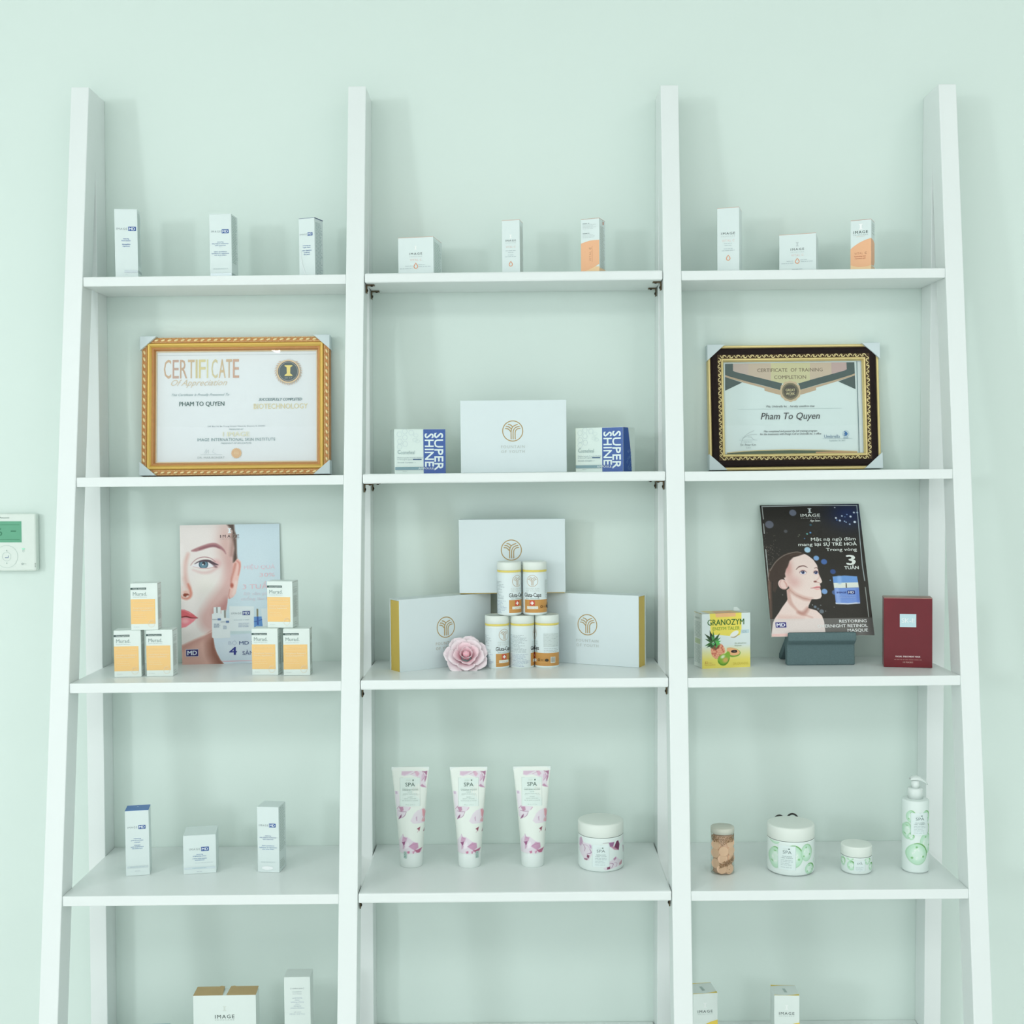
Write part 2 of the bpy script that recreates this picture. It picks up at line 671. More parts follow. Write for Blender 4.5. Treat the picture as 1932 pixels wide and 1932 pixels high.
for i in range(3):
    p.rect('vent_slits', 115.3, 92.3 + 3 * i, 116.6, 93.8 + 3 * i, (110, 130, 120))
p.done()

# ================================================================ cartons
CARD = mat('white_carton_card', (222, 235, 233), 0.38, 0.4, vary=0.006, scale=60.0)
CARD_W = mat('warm_white_carton_card', (228, 239, 234), 0.38, 0.4, vary=0.006, scale=60.0)
LINE = (186, 202, 200)


def carton(name, label, cat, loc, yaw, w, t, h, F, group=None, card=None, top=None, bevel=0.0006, seams=True):
    """a folded card box: body, closing flap, printed front; returns thing and a front Print in units of w/F"""
    e = thing(name, label, cat, loc, yaw, group)
    G().box(-w / 2, w / 2, -t / 2, t / 2, 0.0002, h - 0.0006).build('carton_body', card or CARD, e, bevel)
    G().box(-w / 2 + 0.0003, w / 2 - 0.0003, -t / 2 + 0.0005, t / 2 - 0.0002, h - 0.0006, h).build('closing_flap', top or card or CARD, e)
    u = w / F
    p = Print(e, lambda x, y, l: (-w / 2 + x * u, -t / 2 - l, h - y * u))
    p.side = Print(e, lambda x, y, l: (w / 2 + l, -t / 2 + x * u, h - y * u))
    p.left = Print(e, lambda x, y, l: (-w / 2 - l, t / 2 - x * u, h - y * u))
    p.top = Print(e, lambda x, y, l: (-w / 2 + x * u, t / 2 - y * u, h + l))
    p.F, p.H, p.T, p.e = F, h / u, t / u, e
    return p


def finish(p):
    for q in (p, p.side, p.left, p.top):
        q.done()


NAVY, BLUE, SLATE = (30, 66, 130), (66, 108, 176), (96, 112, 118)


def md_logo(p, x, y, s, word=(134, 148, 152), box_=(52, 92, 158)):
    """IMAGE MD wordmark, x,y = left middle, s = capital height"""
    p.text('brand_lettering', 'IMAGE', x, y, s, word, w=5.2 * s, align='l', sp=1.35)
    p.rect('logo_block', x + 5.75 * s, y - 1.05 * s, x + 9.5 * s, y + 1.05 * s, box_)
    p.text('logo_lettering', 'MD', x + 7.6 * s, y, 1.3 * s, (236, 244, 246), w=2.9 * s, bold=0.03)


def centred(p, part, lines, x, y, dy, h, rgb, bold=0.0, ws=None):
    for i, s in enumerate(lines):
        if s:
            p.text(part, s, x, y + i * dy, h, rgb, bold=bold, w=ws[i] if ws else None)


def side_micro(p, q, y0, y1, rgb, n, T=None, seed=2):
    T = T or p.T
    step = (y1 - y0) / n
    q.micro('small_print', T * 0.12, T * 0.9, [y0 + step * i for i in range(n)], step * 0.34, rgb, seed, 0.3, T * 0.22)


def foil(p, y0, y1, x0=0.04, x1=0.98):
    p.rect('silver_foil_band', p.F * x0, y0, p.F * x1, y1, (178, 190, 192), metal=1.0, rough=0.3)
    if p.T:
        p.side.rect('silver_foil_band', 0.4, y0, p.T - 0.4, y1, (178, 190, 192), metal=1.0, rough=0.35)


# --- blue-and-white cartons, top left shelf
p = carton('skincare_carton', 'tall white skincare carton with blue MD logo, leftmost on the top shelf', 'box', (-0.66806, -0.08708, 0.33691), 6.85, 0.03827, 0.03061, 0.11893, 43, 'white and blue MD cartons')
md_logo(p, 3.4, 38.2, 3.9)
centred(p, 'lettering', ['restoring', 'facial cleanser', '', 'démaquillant', 'régénérant'], 21.5, 57.2, 3.55, 2.1, BLUE, 0.02)
foil(p, 117.5, 122.5, 0.40)
p.text('small_print', '118 mL', 21, 126.4, 1.2, LINE)
side_micro(p, p.side, 8, 110, (170, 190, 186), 34)
finish(p)

p = carton('skincare_carton', 'tall white MD carton, middle one of three on the top left shelf', 'box', (-0.5035, -0.07971, 0.33813), -3.38, 0.03839, 0.03839, 0.10971, 41.3, 'white and blue MD cartons')
md_logo(p, 3.2, 32.6, 3.5)
centred(p, 'lettering', ['restoring', 'daily defense moisturizer', 'with sunscreen'], 20.3, 51.8, 3.2, 2.0, (96, 130, 176), 0.015, [11.5, 32, 20])
centred(p, 'lettering', ['lotion quotidienne', 'hydratante et régénérante', 'avec écran solaire'], 20.3, 69.7, 3.25, 2.0, (96, 130, 176), 0.015, [24, 33, 22.5])
p.text('small_print', 'SPF 50', 20.3, 61, 1.1, LINE)
p.text('small_print', 'SPF 50', 20.3, 79.5, 1.1, LINE)
p.text('small_print', 'BROAD SPECTRUM SPF 50', 20.3, 101.5, 1.6, (176, 196, 198), w=27)
foil(p, 109.5, 116, 0.03, 0.99)
side_micro(p, p.side, 4, 92, (160, 184, 176), 30)
finish(p)

NAVYTOP = mat('navy_carton_card', (44, 70, 126), 0.4, 0.4)
p = carton('skincare_carton', 'tall white MD carton with dark navy top edge turned beside the second post', 'box', (-0.3524, -0.07541, 0.33925), -19.5, 0.0307, 0.0307, 0.10291, 30, 'white and blue MD cartons', top=NAVYTOP)
md_logo(p, 2.2, 27.4, 2.55)
centred(p, 'lettering', ['restoring eye', 'repair crème'], 15.0, 46.2, 3.2, 1.9, (84, 122, 178), 0.02)
centred(p, 'lettering', ['crème réparatrice', 'contour', 'des yeux'], 15.2, 54.5, 3.3, 1.9, (84, 122, 178), 0.02, [18, 12, 12])
p.rect('silver_foil_band', 0.6, 101.5 * 1.0, 29.2, 110.0, (236, 244, 244), metal=1.0, rough=0.22)
p.stroke('silver_swoosh', smooth_path([(4, 55), (5, 72), (9, 86), (15.5, 101)]), 1.3, (236, 244, 244))
side_micro(p, p.side, 8, 97, (150, 178, 176), 40)
p.side.stroke('flap_edge', [(0.3, 0.7), (p.T - 0.2, 0.7)], 1.4, (40, 62, 108))
finish(p)


# --- vitamin cartons, top middle and right shelves
def drop(p, x, y, r):
    pts = [(x, y - 1.25 * r), (x + 0.55 * r, y - 0.45 * r), (x + 0.85 * r, y + 0.25 * r), (x + 0.6 * r, y + 0.85 * r), (x, y + 1.1 * r),
           (x - 0.6 * r, y + 0.85 * r), (x - 0.85 * r, y + 0.25 * r), (x - 0.55 * r, y - 0.45 * r)]
    p.stroke('drop_logo', pts, 0.34 * r, (232, 158, 112), True)


def i_mark(p, x, y, h, rgb, part='i_emblem', metal=0.0):
    """serif capital I emblem"""
    w = h * 0.72
    p.poly(part, [(x - w / 2, y - h / 2), (x + w / 2, y - h / 2), (x + w / 2, y - h * 0.42), (x + w * 0.24, y - h * 0.30), (x + w * 0.22, y + h * 0.26),
                  (x + w / 2, y + h * 0.42), (x + w / 2, y + h / 2), (x - w / 2, y + h / 2), (x - w / 2, y + h * 0.42), (x - w * 0.22, y + h * 0.26),
                  (x - w * 0.24, y - h * 0.30), (x - w / 2, y - h * 0.42)], rgb, metal)


def vital(p, cx, yi, hi, yw, s, yv, yd, rd, ylines, emb=(242, 247, 244), vc=(232, 206, 196)):
    i_mark(p, cx, yi, hi, emb)
    p.text('brand_lettering', 'IMAGE', cx, yw, s, (92, 104, 104), w=6.2 * s, sp=1.3, bold=0.012)
    p.text('brand_lettering', 'SKINCARE', cx, yw + 1.35 * s, s * 0.42, (186, 198, 196), w=6.2 * s, sp=1.4)
    p.text('range_lettering', 'VITAL C', cx, yv, s * 1.0, vc, w=5.6 * s, sp=1.15)
    drop(p, cx, yd, rd)
    for (x0, x1, y) in ylines:
        p.micro('small_print', x0, x1, [y], 0.8, (182, 198, 200), int(x0 * 7 + y), 0.05, 6.0)


ORT = mat('peach_carton_edge', (214, 170, 146), 0.4, 0.4)
p = carton('vitamin_carton', 'square white vitamin C jar carton with orange drop, leftmost on the top middle shelf', 'box', (-0.16276, -0.06863, 0.34066), -10.1, 0.06272, 0.06272, 0.06615, 66.6, 'white vitamin C cartons', top=ORT)
vital(p, 33.3, 19.5, 6.5, 30.2, 3.9, 41.5, 52.5, 4.2, [(13, 28, 52.3), (3, 28, 56.8), (38, 51, 50.8), (38.5, 63, 54.2)])
p.micro('small_print', 23, 44, [68], 0.9, (184, 198, 198), 5, 0.1, 5)
side_micro(p, p.side, 9, 66, (176, 202, 194), 20)
finish(p)

p = carton('vitamin_carton', 'slim white vitamin C carton alone in the middle of the top middle shelf', 'box', (-0.00118, -0.08148, 0.34187), -11.4, 0.03144, 0.03144, 0.09444, 33.7, 'white vitamin C cartons', top=ORT)
vital(p, 16.6, 30.5, 6.5, 38, 3.2, 49.8, 81, 3.8, [(7, 27, 56.5), (12, 22, 60), (11, 22, 64.5), (6, 27, 67.5)])
p.micro('small_print', 11, 22, [97.5], 0.9, (184, 198, 198), 5, 0.1, 5)
side_micro(p, p.side, 12, 95, (186, 192, 180), 36)
finish(p)

ORANGE, PEACH = (243, 188, 146), (246, 212, 166)
p = carton('vitamin_carton', 'narrow carton with orange lower half and VITAL C printed sideways, top middle shelf', 'box', (0.13896, -0.07823, 0.34291), -22.5, 0.03332, 0.03332, 0.09589, 34.5, 'orange and white vitamin C cartons', top=mat('orange_kraft', (196, 148, 112), 0.5, 0.3))
H = p.H
p.poly('peach_panel', [(0, 86), (34.5, 86), (34.5, H - 0.2), (0, H - 0.2)], PEACH)
p.poly('orange_panel', smooth_path([(0, 43.4), (8, 41.2), (18, 39.2), (34.5, 39.0)]) + [(34.5, 81.5)] + smooth_path([(34.5, 81.5), (24, 87), (12, 91.5), (0, 95)])[1:], ORANGE)
p.text('range_lettering', 'VITAL', 17.5, 66.8, 3.6, (196, 140, 110), w=17.5, rot=-90, sp=1.2)
p.text('range_lettering', 'C', 17.5, 53.2, 3.6, (150, 100, 80), rot=-90, bold=0.02)
p.micro('small_print', 3.5, 16, [8.5, 26], 1.1, (150, 164, 164), 3, 0.0, 9)
p.micro('small_print', 3.5, 31, [11, 13.2, 15.4, 17.6, 28.6, 31, 33.2], 0.55, (196, 208, 206), 4, 0.35, 5)
p.stroke('small_print', [(21.2, 49), (21.2, 77)], 0.5, (206, 150, 118))
p.side.rect('peach_panel', 0.2, 88, p.T - 0.2, H - 0.2, (240, 206, 168))
p.side.micro('small_print', 5, p.T - 4, [14 + 2.1 * i for i in range(36)], 0.8, (182, 192, 182), 9, 0.3, 5)
p.side.rect('flap_slot', p.T * 0.55, 3.5, p.T * 0.72, 9, (206, 140, 118))
finish(p)

p = carton('vitamin_carton', 'tall slim white vitamin C carton, leftmost on the top right shelf', 'box', (0.37648, -0.07631, 0.34468), -17.5, 0.03777, 0.03777, 0.11207, 41.7, 'white vitamin C cartons', top=ORT)
vital(p, 20.8, 40.5, 6.0, 48.8, 4.2, 62.5, 95.3, 4.2, [(13, 28, 68), (14, 28, 71.5), (12, 29, 78), (9, 34, 81.2)], emb=(226, 236, 236), vc=(236, 216, 208))
p.micro('small_print', 12, 28, [119.5], 0.9, (188, 200, 200), 5, 0.1, 5)
finish(p)

p = carton('vitamin_carton', 'square white vitamin C jar carton in the middle of the top right shelf', 'box', (0.49925, -0.06611, 0.34559), -17.2, 0.06216, 0.06216, 0.0655, 69.7, 'white vitamin C cartons', top=ORT)
vital(p, 34.3, 20, 8.0, 29.5, 4.1, 41, 52.2, 4.3, [(14, 28, 52), (4, 28, 56), (40, 53, 50.5), (41, 65, 54)], emb=(196, 208, 208), vc=(230, 208, 202))
p.micro('small_print', 24, 45, [68], 0.9, (180, 194, 196), 5, 0.1, 5)
finish(p)

p = carton('vitamin_carton', 'small carton with large orange blob and silver I emblem, rightmost on the top right shelf', 'box', (0.60756, -0.07661, 0.34639), -25.6, 0.03506, 0.03506, 0.08925, 39.3, 'orange and white vitamin C cartons', top=mat('rust_carton_edge', (196, 130, 96), 0.4, 0.4))
H = p.H
p.poly('peach_panel', [(0, 84), (39.3, 84), (39.3, H - 0.2), (0, H - 0.2)], PEACH)
p.poly('orange_panel', smooth_path([(0, 55.5), (6, 50.5), (16, 44.5), (28, 39.5), (39.3, 36.8)]) + smooth_path([(39.3, 88.5), (30, 90.5), (14, 90.5), (0, 86)]), ORANGE)
i_mark(p, 19.7, 13.5, 11, (250, 253, 252))
p.text('brand_lettering', 'IMAGE', 19.3, 23.8, 5.2, (86, 104, 100), w=27, sp=1.25, bold=0.02)
p.text('brand_lettering', 'SKINCARE', 19.3, 29.2, 1.7, (160, 176, 172), w=27, sp=1.3)
p.stroke('brand_underline', [(11, 32.5), (27, 31.8)], 0.4, (214, 190, 168))
p.text('range_lettering', 'VITAL', 7.5, 64.5, 4.0, (206, 140, 108), w=16, align='l', sp=1.2)
p.text('range_lettering', 'C', 27, 64.5, 4.0, (160, 100, 80), align='l', bold=0.02)
centred(p, 'lettering', ['hydrating eye', 'recovery gel'], 18.3, 70, 4.2, 2.2, (196, 112, 88), 0.02, [21.5, 20])
p.side.poly('orange_panel', [(0, 37), (p.T * 0.6, 38), (p.T * 0.9, 42), (p.T * 0.92, 78), (p.T * 0.7, 86), (0, 88.5)], (240, 184, 144))
p.side.rect('peach_panel', 0.2, 89, p.T - 0.2, H - 0.2, (242, 208, 166))
p.side.micro('small_print', 6, p.T - 6, [8, 12, 16, 20, 26], 1.0, (176, 190, 182), 9, 0.3, 4)
finish(p)

# --- ampoule cartons, second shelf
AMP_BLUE = mat('glossy_blue_card', (36, 84, 166), 0.22, 0.5, vary=0.25, scale=22.0, coat=0.4)


def ampoule(label, loc, yaw, w, t, h, F, white_side):
    p = carton('ampoule_carton', label, 'box', loc, yaw, w, t, h, F, 'blue and white ampoule cartons', card=CARD_W)
    H = p.H
    xb = F * 0.565
    p.rect('blue_panel', xb, 0.6, F - 0.2, H - 0.4, (38, 86, 166), rough=0.25)
    for k, (s, x) in enumerate((('SUPER', F * 0.865), ('SHINE', F * 0.68))):
        p.text('title_lettering', s, x, H * (0.465 if s == 'SHINE' else 0.50), F * 0.165, (236, 245, 244), w=H * (0.735 if s == 'SHINE' else 0.83), rot=90, bold=0.035)
    r = random.Random(4)
    for hx, hy in ((0.10, 0.115), (0.205, 0.05), (0.205, 0.185), (0.105, 0.27), (0.21, 0.33), (0.10, 0.39), (0.33, 0.08)):
        p.stroke('hexagon_pattern', [(F * hx + F * 0.052 * math.cos(math.pi / 3 * i), H * hy + F * 0.052 * math.sin(math.pi / 3 * i)) for i in range(6)], 0.5, (198, 212, 218), True)
    for hx, hy in ((0.42, 0.14), (0.45, 0.27), (0.40, 0.24)):
        p.ring('hexagon_pattern', F * hx, H * hy, F * 0.045, 0.4, (206, 220, 222), n=20, ry=F * 0.03)
    p.text('brand_lettering', 'C', F * 0.06, H * 0.505, 7.2, (150, 172, 176), w=5.6, align='l')
    p.text('brand_lettering', 'osmeheal', F * 0.122, H * 0.515, 6.6, (162, 184, 184), w=F * 0.27, align='l')
    p.text('small_print', 'Medical grade 4 week Healing', F * 0.055, H * 0.632, 2.0, (150, 170, 176), w=F * 0.49, align='l')
    p.text('small_print', '& Shining Program', F * 0.055, H * 0.673, 2.0, (150, 170, 176), w=F * 0.29, align='l')
    p.rect('navy_bar', F * 0.355, H * 0.662, F * 0.525, H * 0.682, (52, 88, 128))
    p.text('small_print', 'Growth Complex ---', F * 0.055, H * 0.738, 2.0, (126, 150, 158), w=F * 0.36, align='l', bold=0.01)
    p.rect('grey_band', F * 0.01, H * 0.838, F * 0.56, H * 0.905, (132, 164, 172))
    p.text('band_lettering', 'AMPOULE', F * 0.46, H * 0.872, 3.6, (228, 240, 240), w=F * 0.30, align='l', sp=1.1, bold=0.015)
    p.micro('small_print', F * 0.15, F * 0.24, [H * 0.935], 1.0, (200, 212, 208), 2, 0.1, 3)
    if white_side:
        T = p.T
        p.side.poly('blue_panel', [(0.2, 0.6), (T * 0.42, 0.6), (T * 0.62, H * 0.5), (T * 0.72, H - 0.4), (0.2, H - 0.4)], (34, 76, 148))
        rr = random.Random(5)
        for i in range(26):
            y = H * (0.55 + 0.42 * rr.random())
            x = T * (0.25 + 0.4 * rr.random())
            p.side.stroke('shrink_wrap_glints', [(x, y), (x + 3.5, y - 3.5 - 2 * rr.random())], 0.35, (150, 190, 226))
    finish(p)
    e = p.e
    G().box(-w / 2 - 0.0002, w / 2 + 0.0002, -t / 2 - 0.0012, t / 2 + 0.0002, -0.0, h + 0.0004).build('shrink_wrap', glass_mat('clear_wrap', (252, 255, 254), 0.05, 0.08), e, 0.0012)


ampoule('blue and white ampoule carton left of the lone white gift box', (-0.16464, -0.11642, -0.00122), 13.3, 0.0877, 0.04823, 0.07661, 96.5, False)
ampoule('blue and white ampoule carton with slanted blue side, right of the white gift box', (0.15769, -0.10679, 0.00117), -28.9, 0.08955, 0.04926, 0.07653, 90, True)

# --- white gift boxes with the golden tree emblem
GOLD_CARD = mat('yellow_gold_card', (226, 196, 92), 0.45, 0.4, vary=0.04, scale=30.0)
GIFT = mat('pearl_white_card', (218, 231, 232), 0.35, 0.45, vary=0.006, scale=50.0)
GOLDINK = (178, 150, 92)


def tree_logo(p, cx, cy, r, rgb=GOLDINK, w=0.085, part='tree_emblem', fx=1.0):
    W = w * r

    def q(pts):
        return [(cx + fx * a * r, cy + b * r) for a, b in pts]
    p.stroke(part, q([(math.cos(2 * math.pi * i / 40), math.sin(2 * math.pi * i / 40)) for i in range(40)]), W, rgb, True)
    p.stroke(part, q(smooth_path([(-0.165, 0.82), (-0.165, 0.1), (-0.10, -0.24), (0.08, -0.48), (0.50, -0.66)])), W, rgb)
    p.stroke(part, q(smooth_path([(0.035, 0.82), (0.035, 0.15), (0.12, -0.16), (0.32, -0.36), (0.69, -0.46)])), W, rgb)
    p.stroke(part, q(smooth_path([(0.24, 0.82), (0.24, 0.15), (0.33, -0.08), (0.5, -0.22), (0.77, -0.26)])), W, rgb)
    p.stroke(part, q(smooth_path([(-0.47, -0.66), (-0.22, -0.6), (-0.02, -0.42)])), W, rgb)
    p.stroke(part, q(smooth_path([(-0.68, -0.46), (-0.4, -0.42), (-0.12, -0.2)])), W, rgb)
    p.stroke(part, q(smooth_path([(-0.76, -0.25), (-0.45, -0.2), (-0.2, 0.06)])), W, rgb)


def gift(label, loc, yaw, w, t, h, words=(196, 204, 198)):
    e = thing('gift_box', label, 'box', loc, yaw, 'white gift boxes with golden tree emblem')
    G().box(-w / 2, w / 2, -t / 2, -t / 2 + 0.0022, 0.0012, h).build('front_cover', GIFT, e, 0.0006)
    G().box(-w / 2, w / 2, t / 2 - 0.0022, t / 2, 0.0012, h).build('back_cover', GIFT, e, 0.0006)
    G().box(-w / 2, w / 2, -t / 2 + 0.0022, t / 2 - 0.0022, h - 0.0022, h - 0.0002).build('spine', GIFT, e)
    G().box(-w / 2 + 0.0012, w / 2 - 0.0012, -t / 2 + 0.0023, t / 2 - 0.0023, 0.0, h - 0.0024).build('inner_tray', GOLD_CARD, e, 0.0005)
    u = w / 200.0
    p = Print(e, lambda x, y, l: (-w / 2 + x * u, -t / 2 - l, h - y * u))
    tree_logo(p, 98.5, 58, 19)
    p.text('lettering', 'FOUNTAIN', 98.5, 87.7, 5.2, words, w=44.5, sp=1.25)
    p.text('lettering', 'OF YOUTH', 98.5, 96.7, 5.2, words, w=44.5, sp=1.25)
    p.done()
    return e


gift('white gift box with golden tree emblem standing alone between two blue ampoule cartons', (-0.0001, -0.1025, 0.0), 0, 0.18174, 0.035, 0.12503)
gift('white gift box resting on top of two others behind the stacked capsule bottles', (-0.0032, -0.0425, -0.2130), 0, 0.188, 0.035, 0.1315)
gift('white gift box angled right with yellow left edge beside the pink rose', (-0.12863, -0.0709, -0.34086), 34.7, 0.18732, 0.03559, 0.12588, (190, 186, 172))
gift('white gift box angled left with yellow right edge, right of the capsule bottles', (0.13837, -0.05648, -0.33887), -26.1, 0.18895, 0.0359, 0.1262)

# --- orange supplement cartons
MW, MT, MH = 0.0449, 0.0316, 0.0797


def supplement():
    p = carton('supplement_carton', 'x', 'box', (0, 0, 0), 0, MW, MT, MH, 51, 'white and orange supplement cartons', card=CARD_W)
    H, T = p.H, p.T
    p.rect('orange_panel', 0.2, 30.5, 46.3, 78.5, (246, 205, 138))
    p.rect('dark_tab', 0.2, 8.2, 30.0, 12.2, (74, 96, 92))
    p.text('tab_lettering', 'Dietary Supplement', 16.5, 10.2, 2.0, (226, 236, 232), w=24, bold=0.02)
    p.text('brand_lettering', 'Murad.', 4.6, 20.2, 7.0, (146, 164, 160), w=26.5, align='l', bold=-0.004)
    p.text('brand_lettering', 'Internal Skincare', 5.0, 26.3, 1.5, (176, 190, 186), w=26, align='l')
    p.text('panel_lettering', 'Environmental Shield', 4.8, 36.8, 2.2, (250, 226, 178), w=37, align='l')
    p.stroke('panel_lettering', [(4.6, 41.6), (44, 41.2)], 0.4, (250, 226, 180))
    p.text('panel_lettering', 'Pomphenol Sunguard', 4.8, 47.4, 2.5, (253, 238, 206), w=38, align='l', bold=0.02)
    p.text('panel_lettering', 'Dietary Supplement', 4.8, 52.0, 2.5, (253, 238, 206), w=35, align='l', bold=0.02)
    p.micro('panel_lettering', 4.8, 32, [60.4, 63.8, 67.2], 0.7, (250, 226, 178), 6, 0.2, 6)
    p.ring('leaf_mark', 39, 79, 6, 0.5, (230, 214, 186), n=24)
    p.stroke('leaf_mark', smooth_path([(33, 78), (36, 72), (43, 70.5)]), 0.5, (250, 232, 200))
    p.text('small_print', '60 tablets', 5.5, 84.0, 1.5, (196, 206, 204), w=10, align='l')
    p.side.micro('small_print', 5, T - 6, [12, 16, 18.5, 20.6, 22.6] + [29 + 1.7 * i for i in range(25)] + [80, 84], 0.8, (184, 192, 184), 8, 0.35, 6)
    p.side.stroke('flap_edge', [(2, 2.2), (T - 4, 1.6)], 0.6, (170, 176, 166))
    finish(p)
    return p.e


def copy_tree(o, parent=None):
    c = o.copy()
    COL.objects.link(c)
    c.parent = parent
    for ch in o.children:
        copy_tree(ch, c)
    return c


first = supplement()
spots = [
    ((-0.65806, -0.13932, -0.3448), 5.9, 'orange and white supplement carton, bottom left of the stack left of the face poster'),
    ((-0.60368, -0.13423, -0.34439), 0.7, 'orange and white supplement carton, bottom right of the stack left of the face poster'),
    ((-0.62894, -0.13761, -0.26475), 4.8, 'orange and white supplement carton balanced on top of the stack left of the face poster'),
    ((-0.42388, -0.13201, -0.34305), -3.1, 'orange and white supplement carton, bottom left of the stack covering the face poster corner'),
    ((-0.37009, -0.13756, -0.34265), 2.1, 'orange and white supplement carton nearest the second post, bottom row'),
    ((-0.39743, -0.1251, -0.26300), -8.1, 'orange and white supplement carton on top of the stack covering the face poster'),
]
made = [first] + [copy_tree(first) for _ in spots[1:]]
for o, (loc, yaw, lab) in zip(made, spots):
    o.location = loc
    o.rotation_euler = (0, TILT, math.radians(yaw))
    o['label'] = lab

# --- dark red facial mask carton
RED = mat('glossy_maroon_card', (112, 24, 34), 0.3, 0.35, vary=0.25, scale=14.0, bump=0.05, coat=0.15)
p = carton('mask_carton', 'dark red facial mask carton with square silver label at the right end of the shelf', 'box', (0.67874, -0.11336, -0.33485), -12.45, 0.07962, 0.03344, 0.12035, 91.9, card=RED, top=mat('dull_maroon_top', (150, 122, 106), 0.35, 0.45), bevel=0.0008)
p.rect('silver_label', 30.5, 32.5, 61.5, 58.5, (186, 212, 216), metal=1.0, rough=0.35)
p.ring('label_rim', 46, 45.5, 0.1, 0.1, (160, 190, 196))
p.text('label_lettering', 'SK-II', 46, 45.5, 9.0, (240, 246, 246), w=24, bold=0.005)
p.text('lettering', 'FACIAL TREATMENT MASK', 46, 117, 2.8, (240, 226, 224), w=47, bold=0.035)
p.micro('small_print', 20, 72, [123.3], 0.7, (206, 160, 150), 4, 0.0, 7)
p.text('lettering', '10 MASKS', 46, 128.3, 3.0, (214, 176, 166), w=19)
p.stroke('flap_edge', [(0.5, 1.4), (91, 1.4)], 0.7, (206, 160, 152))
finish(p)

# --- blue-and-white cartons, fourth shelf left
p = carton('skincare_carton', 'tall white MD carton with bright blue top on the lower left shelf', 'box', (-0.64592, -0.14215, -0.68452), 10.8, 0.03909, 0.03323, 0.11257, 45, 'white and blue MD cartons', top=mat('bright_blue_card', (52, 110, 180), 0.35, 0.45, vary=0.05, scale=60.0))
md_logo(p, 4.4, 33.4, 3.6)
centred(p, 'lettering', ['restoring', 'post treatment', 'masque'], 22.5, 55.5, 3.6, 2.1, (112, 146, 190), 0.02, [13.5, 23, 11])
centred(p, 'lettering', ['masque', 'post-traitement', 'réconfortant'], 22.5, 68.6, 3.3, 2.1, (112, 146, 190), 0.02, [11.5, 24, 20])
p.rect('silver_foil_band', 3, 110, 42, 114, (206, 220, 222), rough=0.25)
p.micro('small_print', 8, 38, [112], 0.8, (176, 194, 200), 5, 0.1, 4)
p.micro('small_print', 17, 28, [120], 0.8, (196, 208, 210), 5, 0.1, 4)
p.top.disc('tear_spot', 22, 12, 1.6, (206, 226, 240))
finish(p)

p = carton('skincare_carton', 'squat white MD jar carton between two tall ones on the lower left shelf', 'box', (-0.54329, -0.12407, -0.68375), 9.4, 0.05457, 0.05457, 0.06654, 62, 'white and blue MD cartons')
md_logo(p, 11.5, 27.2, 3.9)
centred(p, 'lettering', ['restoring', 'brightening crème'], 31, 37.3, 3.2, 2.0, (112, 150, 190), 0.015, [12.5, 25])
centred(p, 'lettering', ['crème éclaircissante', 'reconstituante'], 31, 45.2, 3.2, 2.0, (112, 150, 190), 0.015, [27, 18])
p.micro('small_print', 22, 57, [54], 0.6, (190, 204, 206), 5, 0.05, 4)
p.rect('silver_foil_band', 1.5, 62, 60, 66, (212, 226, 230), rough=0.25)
p.micro('small_print', 17, 44, [64], 0.8, (150, 190, 196), 7, 0.1, 4)
p.micro('small_print', 25, 36, [71], 0.8, (196, 208, 210), 5, 0.1, 4)
finish(p)

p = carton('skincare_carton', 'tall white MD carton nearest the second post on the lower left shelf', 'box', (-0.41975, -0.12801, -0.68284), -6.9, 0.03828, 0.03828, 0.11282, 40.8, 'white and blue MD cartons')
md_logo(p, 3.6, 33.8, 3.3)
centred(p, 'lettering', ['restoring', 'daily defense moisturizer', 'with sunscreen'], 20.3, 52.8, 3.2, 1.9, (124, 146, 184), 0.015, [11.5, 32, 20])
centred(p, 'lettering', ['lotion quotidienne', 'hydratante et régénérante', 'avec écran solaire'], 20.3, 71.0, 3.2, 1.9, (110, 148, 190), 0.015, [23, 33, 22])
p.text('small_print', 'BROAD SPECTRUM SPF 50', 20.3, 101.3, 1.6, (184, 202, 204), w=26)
p.disc('painted_highlight', 18.5, 112.2, 10.5, (244, 250, 250), 3.4)  # bright reflection on the carton front, painted as a near-white ellipse
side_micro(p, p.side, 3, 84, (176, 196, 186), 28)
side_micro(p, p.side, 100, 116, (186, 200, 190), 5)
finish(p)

# --- bottom shelf, mostly cut by the frame
Z5 = ZS[5]


def zat(x):
    return Z5 + SH * x


p = carton('serum_kit_box', 'low teal grey box at the left of the bottom shelf, only its top edge showing', 'box', (-0.640, -0.140, zat(-0.640)), 2.0, 0.078, 0.045, 0.0570, 90, card=mat('teal_grey_card', (150, 186, 190), 0.4, 0.4))
p.rect('rim_line', 0.5, 0.6, 89.5, 1.8, (120, 160, 166))
finish(p)

